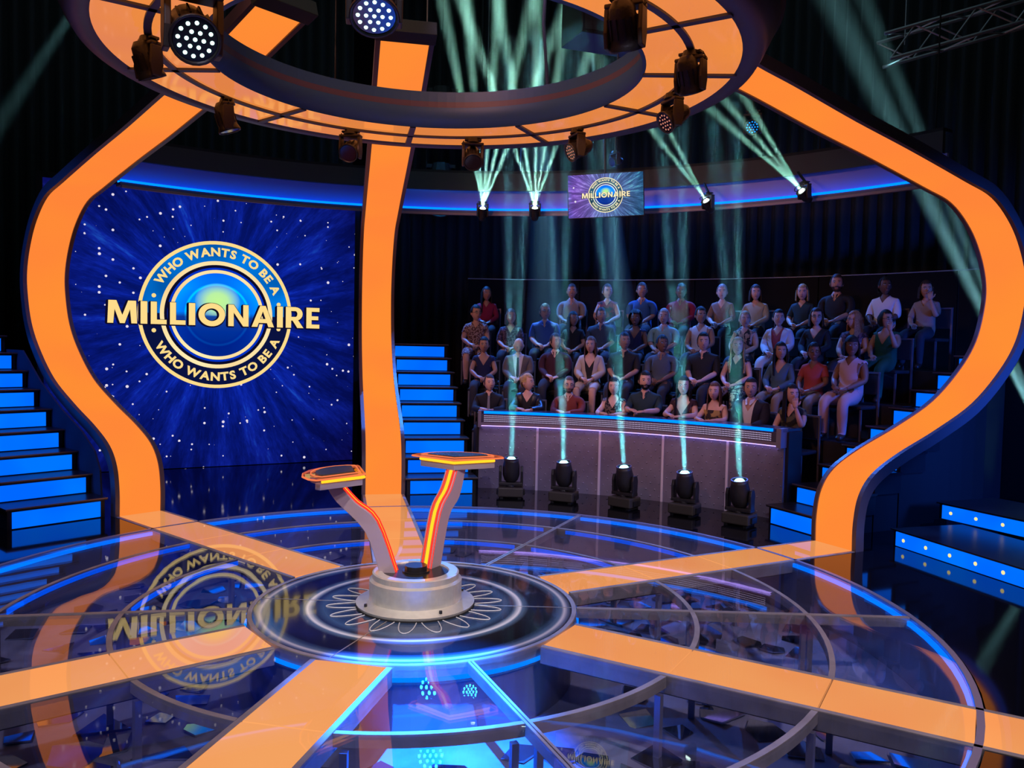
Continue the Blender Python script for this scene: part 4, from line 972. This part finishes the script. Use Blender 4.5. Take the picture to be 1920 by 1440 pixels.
def person(x, y, zh, F_, d):
    """seated figure: d = options from the table; faces the stage centre"""
    fem = d.get('f', 1); pose = d.get('pose', 'lap'); heavy = d.get('heavy', 0)
    (vs, fs), N = base_of(fem, pose, heavy)
    s = max(.93, min(1.1, (zh-F_)/1.19)); yaw = math.atan2(-y, -x)-pi/2+rad(d.get('turn', 0))
    sk = skinmat(d.get('skin', 'fair'))
    M = Matrix.Scale(s, 4)
    b = B(); b.smooth = True; b.add([tuple(v) for v in vs], fs)
    hm = Matrix.Translation((0, .024, 1.195)) @ Matrix.Scale(1.13, 4) @ Matrix.Rotation(rad(d.get('yaw', 26)), 4, 'Z') @ Matrix.Rotation(rad(d.get('pitch', 0)), 4, 'X') @ Matrix.Rotation(rad(d.get('tilt', 0)), 4, 'Y')
    b.M = hm; face_parts(b, fem); b.M = Matrix.Identity(4); b.cur = 0
    for sd in (-1, 1):
        P = POSES[pose]; wr = Vector((sd*P['wr'][0], P['wr'][1], P['wr'][2])); fd = Vector((sd*P['fd'][0], P['fd'][1], P['fd'][2])); nm = Vector((0,.2,1))
        if pose == 'raise' and sd == -1: wr = Vector((-.15,.20,1.04)); fd = Vector((.15,-.1,1)); nm = Vector((-.3,1,0))
        if sd == 1: wr += Vector((0, .03, .022))
        hand(b, wr, fd, nm, sd)
    eyew = pbr('eye_white', (.6,.58,.55), .3); iris = pbr('eye_brow_dark', (.02,.012,.01), .5); lip = pbr('lips_'+('f' if fem else 'm'), (.38,.12,.10) if fem else (.34,.17,.14), .5)
    p = b.obj('person', [sk, eyew, iris, lip]); p.location = (x, y, F_); p.rotation_euler = (0,0,yaw); p.scale = (s,s,s)
    tag(p, d['label'], 'person', 'audience members in row '+['','one','two','three','four'][d['row']])
    # hair
    hb = B(); hb.M = hm
    if hair_mesh(hb, d.get('hair', 'short')): hb.obj('hair', pbr('hair_'+d.get('hc','brown'), HAIRC[d.get('hc','brown')], .65, noise=.4, scale=60, spec=.3, bump=.5, bscale=90), p)
    if d.get('beard'):
        bb = B(); bb.M = hm; bb.smooth = True; rows = []
        for th in (112,121,131,142,154):
            row = []
            for ph in range(-72, 73, 12):
                k = -math.cos(rad(th)); xx = math.sin(rad(th))*math.sin(rad(ph))*.079*(1-.30*k**1.5); yy = (math.sin(rad(th))*math.cos(rad(ph))*.097)*(1-.28*k)+.022*k
                row.append((xx, yy, math.cos(rad(th))*.117 - (.0 if abs(ph) > 30 or th > 125 else .0)))
            rows.append(row)
        # leave the mouth free
        rows_l = [[r[i] for i in range(0,5)] for r in rows]; rows_r = [[r[i] for i in range(8,13)] for r in rows]; rows_c = [r[4:9] for r in rows[2:]]
        for q in (rows_l, rows_r, rows_c): bb.grid(q)
        bb.tube([(-.024,.095,-.050),(0,.105,-.044),(.024,.095,-.050)], .005, 5)
        bb.obj('beard', pbr('hair_'+d.get('hc','brown'), HAIRC[d.get('hc','brown')], .65, noise=.4, scale=60, spec=.3, bump=.5, bscale=90), p)
    if d.get('glasses'):
        g = B(); g.M = hm
        for sd in (-1, 1):
            g.tube([(sd*.031+.019*math.cos(a), .098-.004*abs(math.cos(a)), .008+.015*math.sin(a)) for a in [2*pi*i/10 for i in range(11)]], .0022, 4)
            g.tube([(sd*.050,.093,.010),(sd*.077,.02,.008)], .002, 4)
        g.obj('glasses', pbr('glasses_black', (.01,.01,.012), .3), p)
    # clothes
    nk = d.get('neck', .05); slv = d.get('sleeve', .9)      # sleeve: 0 none, 1 to the elbow, 2 to the wrist
    vneck = max(.05, d.get('v', 0.0))
    def sleeve_plane(tv):
        out_ = []
        for i0 in (6, 6+11):
            ks = [(0,.35),(.35,1.0),(1.0,1.5),(1.5,2.0)]
            for k, (u, w2) in enumerate(ks):
                if u <= tv < w2 or (k == 3 and tv >= 2):
                    A = Vector(N[i0+k][:3]); Bv = Vector(N[i0+k+1][:3]); t = min(1, (tv-u)/(w2-u)); out_.append((A+(Bv-A)*t, (Bv-A).normalized()))
        return out_
    pl = [(Vector((.004,0,1.0-vneck)), Vector((1,0,-.62))), (Vector((-.004,0,1.0-vneck)), Vector((-1,0,-.62))), (Vector((0,0,1.05)), Vector((0,0,1)))]
    if d.get('strapless'): pl = [(Vector((0,0,.93)), Vector((0,0,1)))]
    if slv <= 0 and not d.get('strapless'): pl += [(Vector((.115,0,0)), Vector((1,0,0))), (Vector((-.115,0,0)), Vector((1,0,0)))]
    elif slv < 1.95: pl += sleeve_plane(max(.01, slv))
    def arm_t(c):
        if abs(c.x) < (.108 if fem else .13) and c.y < .10 : return None
        best = None
        for sd, i0 in ((-1, 6), (1, 6+11)):
            if sd*c.x < -.02: continue
            for k in range(4):
                A = Vector(N[i0+k][:3]); Bv = Vector(N[i0+k+1][:3]); dd = Bv-A; t = max(0,min(1,(c-A).dot(dd)/dd.length_squared)); q = (c-(A+dd*t)).length
                if best is None or q < best[0]: best = (q, (0,.35,1.0,1.5)[k]+(.35,.65,.5,.5)[k]*t)
        return best if best and best[0] < .075 else None
    def keep_top(c):
        if c.y > .12 and c.z < .64 and abs(c.x) < .22 and (arm_t(c) is None or c.z < .60): return False
        if c.z < .50: return False
        a = arm_t(c)
        if a is not None and abs(c.x) > (.108 if fem else .13) or (a is not None and c.y > .13): return a[1] <= slv
        if c.z > 1.05: return False
        if d.get('strapless'): return c.z < .93
        if c.y > 0 and c.z > 1.0-vneck and abs(c.x) < (.004+.62*max(0, c.z-(1.0-vneck))): return False
        if slv <= 0 and c.z > .86: return abs(c.x) < .115
        return True
    V, F2 = garment(*cut(vs, fs, pl), keep_top, .010)
    g = B(); g.smooth = True; g.add(V, F2); g.obj(d.get('topname', 'shirt'), d['top'], p)
    if d.get('jacket'):
        def keep_j(c):
            a = arm_t(c)
            if a is not None and (abs(c.x) > .11 or c.y > .13): return a[1] <= 1.92
            if c.y > .10 and c.z < .62 or c.z < .50: return False
            if c.z > 1.03: return False
            if c.y > .02 and abs(c.x) < .022+.16*max(0, c.z-.60): return False
            return True
        pj_ = [(Vector((.022,0,.6)), Vector((1,0,-.16))), (Vector((-.022,0,.6)), Vector((-1,0,-.16))), (Vector((0,0,1.03)), Vector((0,0,1)))]+sleeve_plane(1.92)
        V, F2 = garment(*cut(vs, fs, pj_), keep_j, .022); g = B(); g.smooth = True; g.add(V, F2); g.obj(d.get('jname', 'jacket'), d['jacket'], p)
    if d.get('tie'):
        g = B(); g.prism([(-.016,0),(.016,0),(.024,-.30),(0,-.34),(-.024,-.30)], 0, .006); g.v = [(v[0], .118+v[2]-(.03 if v[1] > -.1 else 0), 1.0+v[1]) for v in g.v]; g.obj('tie', d['tie'], p)
    if not fem:      # collar
        g = B()
        for sd in (-1, 1): g.add([(sd*.012,.085,.985),(sd*.062,.045,1.02),(sd*.066,-.01,1.045),(sd*.058,.03,1.062),(sd*.020,.078,1.035),(sd*.030,.10,.975)], [(0,5,1,4),(1,2,3,4)])
        g.obj('collar', d['top'], p)
    def keep_legs(c):
        if c.z > .66 or (c.z > .62 and c.y < .12): return False
        if arm_t(c) is not None and c.z > .60: return False
        if c.z < .09: return False
        if d.get('skirt') and (c.z < .42 or c.y > .44): return False
        return True
    V, F2 = garment(vs, fs, keep_legs, .009)
    g = B(); g.smooth = True; g.add(V, F2); g.obj('skirt' if d.get('skirt') else 'trousers', d.get('legs') or cloth('dark_trousers', (.02,.02,.03)), p)
    V, F2 = garment(vs, fs, lambda c: c.z < .10, .010); g = B(); g.add(V, F2); g.obj('shoes', pbr('shoe_black', (.02,.015,.015), .4), p)
    return p
def mk_chair():
    t = thing('audience_chair', 'x', 'chair')
    fab = pbr('chair_fabric', (.015,.015,.02), .8); mt = pbr('chair_frame', (.20,.20,.24), .35, .5)
    b = B(); b.box(-.23,.23,-.20,.20,.40,.445); b.obj('seat', fab, t, bevel=.015)
    b = B(); b.box(-.22,.22,-.245,-.215,.58,.845); b.obj('backrest', fab, t, bevel=.01)
    b = B(); b.box(-.245,.245,-.25,-.21,.85,.872); b.obj('top_rail', mt, t)
    for sx in (-1, 1):
        b = B(); b.box(sx*.235-.011, sx*.235+.011, -.242,-.218, 0, .85); b.obj('leg', mt, t)
        b = B(); b.box(sx*.215-.011, sx*.215+.011, .165,.187, 0, .40); b.obj('leg', mt, t)
    return t
chair0 = mk_chair(); chair_used = [False]
def put_chair(x, y, F_, label, group=None):
    yaw = math.atan2(-y, -x)-pi/2; r = math.hypot(x, y); k = (r+.03)/r
    o = chair0 if not chair_used[0] else copy_tree(chair0)
    chair_used[0] = True; o.location = (x*k, y*k, F_); o.rotation_euler = (0,0,yaw)
    o['label'] = label; o['group'] = group or 'black audience chairs'; return o
C_ = cloth
K = {'black': C_('black', (.008,.008,.010)), 'leather': pbr('cloth_leather', (.010,.009,.010), .35, bump=.4), 'rust': C_('rust', (.20,.030,.018)), 'teal': C_('dark_teal', (.012,.035,.045)),
     'plum': C_('plum', (.030,.008,.018)), 'navy': C_('navy', (.008,.012,.06)), 'suit': C_('navy_suit', (.010,.010,.028)), 'white': C_('white', (.62,.60,.60)), 'cream': C_('cream', (.48,.40,.33)),
     'grey': C_('grey', (.22,.21,.22)), 'maroon': C_('maroon', (.045,.008,.018)), 'slate': C_('slate', (.06,.08,.11)), 'blue': C_('royal_blue', (.010,.035,.24)), 'mint': C_('mint', (.28,.50,.46)),
     'tealblue': C_('teal_blue', (.05,.11,.16)), 'coral': C_('coral', (.34,.05,.055)), 'green': C_('emerald', (.004,.09,.055)), 'crimson': C_('crimson', (.26,.008,.045)), 'beige': C_('beige', (.30,.20,.16)),
     'pinkwhite': C_('pale_pink', (.50,.36,.40)), 'khaki': C_('khaki', (.22,.16,.11)), 'floral': C_('floral', (.10,.04,.04), (.42,.30,.28), 42), 'dfloral': C_('dark_floral', (.03,.02,.05), (.14,.10,.18), 30),
     'pattern': C_('pattern_brown', (.012,.008,.008), (.38,.22,.14), 26), 'gold': C_('yellow_pattern', (.42,.26,.07), (.03,.02,.02), 14), 'polo': C_('polo_blue', (.02,.10,.30)), 'brownsuit': C_('grey_brown_suit', (.12,.10,.09)),
     'knit': C_('cream_knit', (.46,.42,.32)), 'olive': C_('black_olive', (.012,.013,.010), (.12,.11,.05), 9)}
P_ = [ # row, x, y, z of head, options
 (1,.38,5.74,1.41,dict(label='man in black shirt and dark tie at the left end of the desk', f=0,pose='desk',hair='short',hc='brown',top=K['black'],tie=K['grey'],sleeve=2,yaw=20,pitch=4)),
 (1,.94,5.67,1.46,dict(label='woman with blond swept-up hair and black leather jacket, looking left', f=1,pose='desk',hair='updo',hc='blond',top=K['black'],jacket=K['leather'],v=.1,yaw=58,skin='fair')),
 (1,1.53,5.54,1.44,dict(label='man with glasses and beard in a rust red button shirt', f=0,pose='desk',hair='short',hc='chestnut',top=K['rust'],sleeve=2,glasses=1,beard=1,yaw=14,heavy=1)),
 (1,2.15,5.33,1.44,dict(label='bare-armed woman in dark patterned top behind the third cyan beam', f=1,pose='desk',hair='long',hc='black',top=C_('dark_pattern',(.01,.01,.015),(.16,.12,.10),34),sleeve=0,v=.12,yaw=8,skin='pale')),
 (1,2.56,5.15,1.54,dict(label='bearded man in dark teal short-sleeved shirt at the desk', f=0,pose='desk',hair='short',hc='black',top=K['teal'],sleeve=.95,beard=1,yaw=24)),
 (1,3.04,4.88,1.49,dict(label='woman with dark wavy hair in plum black V-neck dress at the desk', f=1,pose='desk',hair='wavy',hc='black',top=K['plum'],sleeve=.2,v=.2,yaw=14,skin='fair')),
 (1,3.40,4.64,1.44,dict(label='young woman with long fair hair in strapless yellow patterned top', f=1,pose='desk',hair='long',hc='chestnut',top=K['gold'],strapless=1,sleeve=-1,yaw=10)),
 (1,3.79,4.32,1.51,dict(label='man in navy suit jacket with open white collar, right end of the desk', f=0,pose='lap',hair='short',hc='black',top=K['white'],jacket=K['suit'],v=.1,sleeve=1.9,yaw=22,skin='tan')),
 (1,4.19,3.94,1.46,dict(label='long-haired woman in black and olive dress raising a hand to her face', f=1,pose='raise',hair='long',hc='black',top=K['olive'],sleeve=.2,v=.1,yaw=48,legs=K['olive'],skirt=1)),
 (2,.26,6.59,1.97,dict(label='woman in navy cap-sleeved V-neck top, leftmost of the second row', f=1,hair='updo',hc='black',top=K['navy'],sleeve=.2,v=.14,yaw=6,skin='tan')),
 (2,.80,6.55,1.93,dict(label='bald man in grey suit and black tie with head bowed', f=0,hair='bald',top=K['white'],jacket=K['brownsuit'],tie=K['black'],sleeve=1.9,v=.05,yaw=10,pitch=-28)),
 (2,1.37,6.46,2.06,dict(label='man in maroon long-sleeved shirt behind the second cyan beam', f=0,hair='short',hc='brown',top=K['maroon'],sleeve=2,heavy=1,yaw=34)),
 (2,1.90,6.32,2.02,dict(label='woman in cream cardigan over a black V-neck top', f=1,hair='long',hc='chestnut',top=K['black'],jacket=K['cream'],jname='cardigan',v=.16,yaw=0,legs=K['cream'],skirt=1)),
 (2,2.39,6.15,2.09,dict(label='dark-haired man in black short-sleeved shirt behind the third beam', f=0,hair='short',hc='black',top=K['black'],sleeve=.95,yaw=30,skin='tan')),
 (2,2.92,5.92,2.06,dict(label='smiling man with shaved head in slate short-sleeved shirt', f=0,hair='crop',hc='black',top=K['slate'],sleeve=.95,heavy=1,yaw=34,skin='brown')),
 (2,3.46,5.62,2.10,dict(label='young man with neat dark hair in plain black shirt', f=0,hair='short',hc='black',top=K['black'],sleeve=1.1,yaw=20,skin='fair')),
 (2,3.88,5.34,2.04,dict(label='woman with very long fair-ended hair, black top and patterned trousers', f=1,hair='wavy',hc='blond',top=K['black'],sleeve=0,v=.06,yaw=22,legs=K['pattern'],pitch=8)),
 (2,4.36,4.95,1.98,dict(label='woman with long black hair in teal blue blouse and khaki trousers', f=1,hair='long',hc='black',top=K['tealblue'],sleeve=1.9,v=.12,yaw=32,legs=K['khaki'],skin='tan')),
 (2,4.70,4.64,1.98,dict(label='woman in coral top with white lace neckline', f=1,hair='updo',hc='black',top=K['coral'],sleeve=.6,v=.02,glasses=1,yaw=30,skin='brown',legs=K['grey'],lace=1)),
 (2,5.04,4.26,2.07,dict(label='woman with short dark hair in white sleeveless top and pale trousers', f=1,hair='fringe',hc='black',top=K['pinkwhite'],sleeve=0,heavy=1,yaw=34,skin='brown',legs=K['pinkwhite'])),
 (3,.09,7.4,2.51,dict(label='woman with glasses in brown and white floral dress, far left', f=1,hair='updo',hc='black',top=K['floral'],sleeve=.5,v=.05,glasses=1,yaw=26,legs=K['floral'],skirt=1,heavy=1)),
 (3,.67,7.37,2.46,dict(label='woman in dark violet floral blouse behind the first cyan beam', f=1,hair='bob',hc='chestnut',top=K['dfloral'],sleeve=1.0,v=.08,yaw=12,heavy=1)),
 (3,1.23,7.3,2.55,dict(label='young man with glasses in royal blue polo shirt', f=0,hair='short',hc='brown',top=K['blue'],sleeve=.9,glasses=1,yaw=20)),
 (3,1.69,7.21,2.43,dict(label='woman with long black hair in black tee beside the blue polo', f=1,hair='long',hc='black',top=K['black'],sleeve=.6,v=.05,yaw=30,skin='tan')),
 (3,2.13,7.09,2.50,dict(label='man in dark grey shirt behind the woman in cream cardigan', f=0,hair='short',hc='brown',top=K['slate'],sleeve=1,yaw=22)),
 (3,2.66,6.91,2.46,dict(label='woman with big curly black hair in sleeveless navy top', f=1,hair='curly',hc='black',top=K['navy'],sleeve=0,v=.14,yaw=6,skin='brown')),
 (3,3.08,6.73,2.49,dict(label='grey-haired man in pale mint short-sleeved shirt', f=0,hair='crop',hc='grey',top=K['mint'],sleeve=.95,heavy=1,yaw=10)),
 (3,3.60,6.46,2.51,dict(label='dark-haired woman in white tank top behind the young man in black', f=1,hair='updo',hc='black',top=K['white'],sleeve=-.1,v=.06,heavy=1,yaw=32,skin='tan')),
 (3,4.18,6.10,2.45,dict(label='woman with short grey-blond hair in sleeveless brown patterned top', f=1,hair='crop',hc='blond',top=K['pattern'],sleeve=0,v=.05,yaw=28,heavy=1)),
 (3,4.59,5.80,2.47,dict(label='woman with short dark hair, white cardigan over pink top', f=1,hair='crop',hc='black',top=K['coral'],jacket=K['white'],jname='cardigan',heavy=1,v=.08,yaw=28,legs=K['white'])),
 (3,5.01,5.45,2.48,dict(label='woman with glasses in black blouse right of the white cardigan', f=1,hair='bob',hc='brown',top=K['black'],sleeve=1.9,v=.12,glasses=1,yaw=26)),
 (3,5.39,5.07,2.41,dict(label='woman with long curly ginger hair and glasses turning to her neighbour', f=1,hair='wavy',hc='ginger',top=K['dfloral'],sleeve=.2,glasses=1,heavy=1,yaw=-32,v=.05)),
 (3,5.68,4.74,2.44,dict(label='woman in long emerald dress with a hand raised to her mouth', f=1,pose='raise',hair='pony',hc='black',top=K['green'],sleeve=0,v=.16,glasses=1,heavy=1,yaw=60,skin='tan',legs=K['green'])),
 (4,.23,8.2,2.84,dict(label='woman with long dark hair in crimson top, top row left end', f=1,hair='long',hc='black',top=K['crimson'],sleeve=1.9,yaw=18,skin='tan')),
 (4,.75,9.97,2.90,dict(label='woman in black short-sleeved dress, second in the top row', f=1,hair='short',hc='brown',top=K['black'],sleeve=.8,v=.04,yaw=22)),
 (4,1.71,8.02,2.94,dict(label='man in light grey short-sleeved shirt in the top row', f=0,hair='crop',hc='brown',top=K['grey'],sleeve=.95,heavy=1,yaw=8,skin='tan')),
 (4,2.31,7.87,2.94,dict(label='woman in dark sleeveless top, top row behind the third beam', f=1,hair='short',hc='brown',top=C_('dark_red_pattern',(.02,.02,.025),(.22,.03,.04),12),sleeve=0,yaw=26)),
 (4,2.87,7.68,2.96,dict(label='man in two-tone blue polo shirt in the top row', f=0,hair='crop',hc='brown',top=K['polo'],sleeve=.9,heavy=1,yaw=16,skin='tan')),
 (4,3.48,7.42,2.94,dict(label='man with glasses in crimson sweater over a white collar', f=0,hair='crop',hc='black',top=K['crimson'],sleeve=2,glasses=1,heavy=1,yaw=10,skin='brown')),
 (4,4.08,7.11,2.92,dict(label='person in sheer pale blouse, top row behind the fifth beam', f=1,hair='crop',hc='grey',top=K['beige'],sleeve=1.2,v=.08,yaw=14,skin='pale')),
 (4,4.54,6.83,2.90,dict(label='woman with short brown hair in cream knit sweater', f=1,hair='bob',hc='brown',top=K['knit'],sleeve=2,heavy=1,yaw=24)),
 (4,5.13,6.40,2.89,dict(label='woman with blond bob in dark green tee, top row', f=1,hair='bob',hc='blond',top=K['teal'],sleeve=.8,yaw=14)),
 (4,5.52,6.06,3.01,dict(label='tall bearded man in dark open-necked shirt, top row', f=0,hair='short',hc='brown',top=K['black'],sleeve=1.2,beard=1,v=.06,heavy=1,yaw=20,skin='tan')),
 (4,6.02,5.57,2.95,dict(label='woman in white puff-sleeved blouse with dark straps', f=1,hair='crop',hc='black',top=K['white'],sleeve=1.1,heavy=1,yaw=40,skin='dark',straps=1)),
 (4,6.39,5.13,2.85,dict(label='woman in beige blouse at the right end of the top row', f=1,pose='raise',hair='bob',hc='brown',top=K['beige'],sleeve=.9,yaw=34,skin='tan')),
]
for row, x, y, zh, d in P_:
    d['row'] = row; R_, F_ = ROWS[row]
    # their chairs stand on the tier, hips in the middle of the tread
    person(x, y, zh, F_, d)
    short = d['label'].split(' in ')[0] if ' in ' in d['label'] else d['label']
    put_chair(x, y, F_, 'black chair under the '+d['label'] if len(d['label'].split()) <= 12 else 'black chair under the '+' '.join(d['label'].split()[:12]))
chair0.name = 'audience_chair'
b = B(); b.smooth = True; b.lathe([(0,0),(.03,0),(.032,.02),(.032,.13),(.014,.17),(.012,.19),(0,.192)], 16)
o = b.obj('water_bottle', clear('bottle_plastic', 1.4, (.75,.8,.85)), None, (1.29,5.17,1.081)); tag(o, 'small clear water bottle standing on the desk', 'bottle')

for nm_ in ('gold_print','gold_ring','navy_band','blue_band','dark_print','ring_blue','pale_gold','pale_ring','teal_band','teal_band_low','globe_picture','globe_small','monitor_picture','stud_lamp','band_dot',
            'salmon','acrylic_edge','red_led','lens_mint','lens_off_reflection','lens_cyan','lens_blue','lens_pale','lens_bright_blue','blue_painted_glow'):
    if nm_ in MATS: MATS[nm_].cycles.emission_sampling = 'NONE'
moving_head('floor_moving_light', 'floor lamp behind the right arch sending the broad pale beam', (8.24, 4.85, 0), (-2.06, 0, 3.79), 1.0, 'beam', LENSC, False)
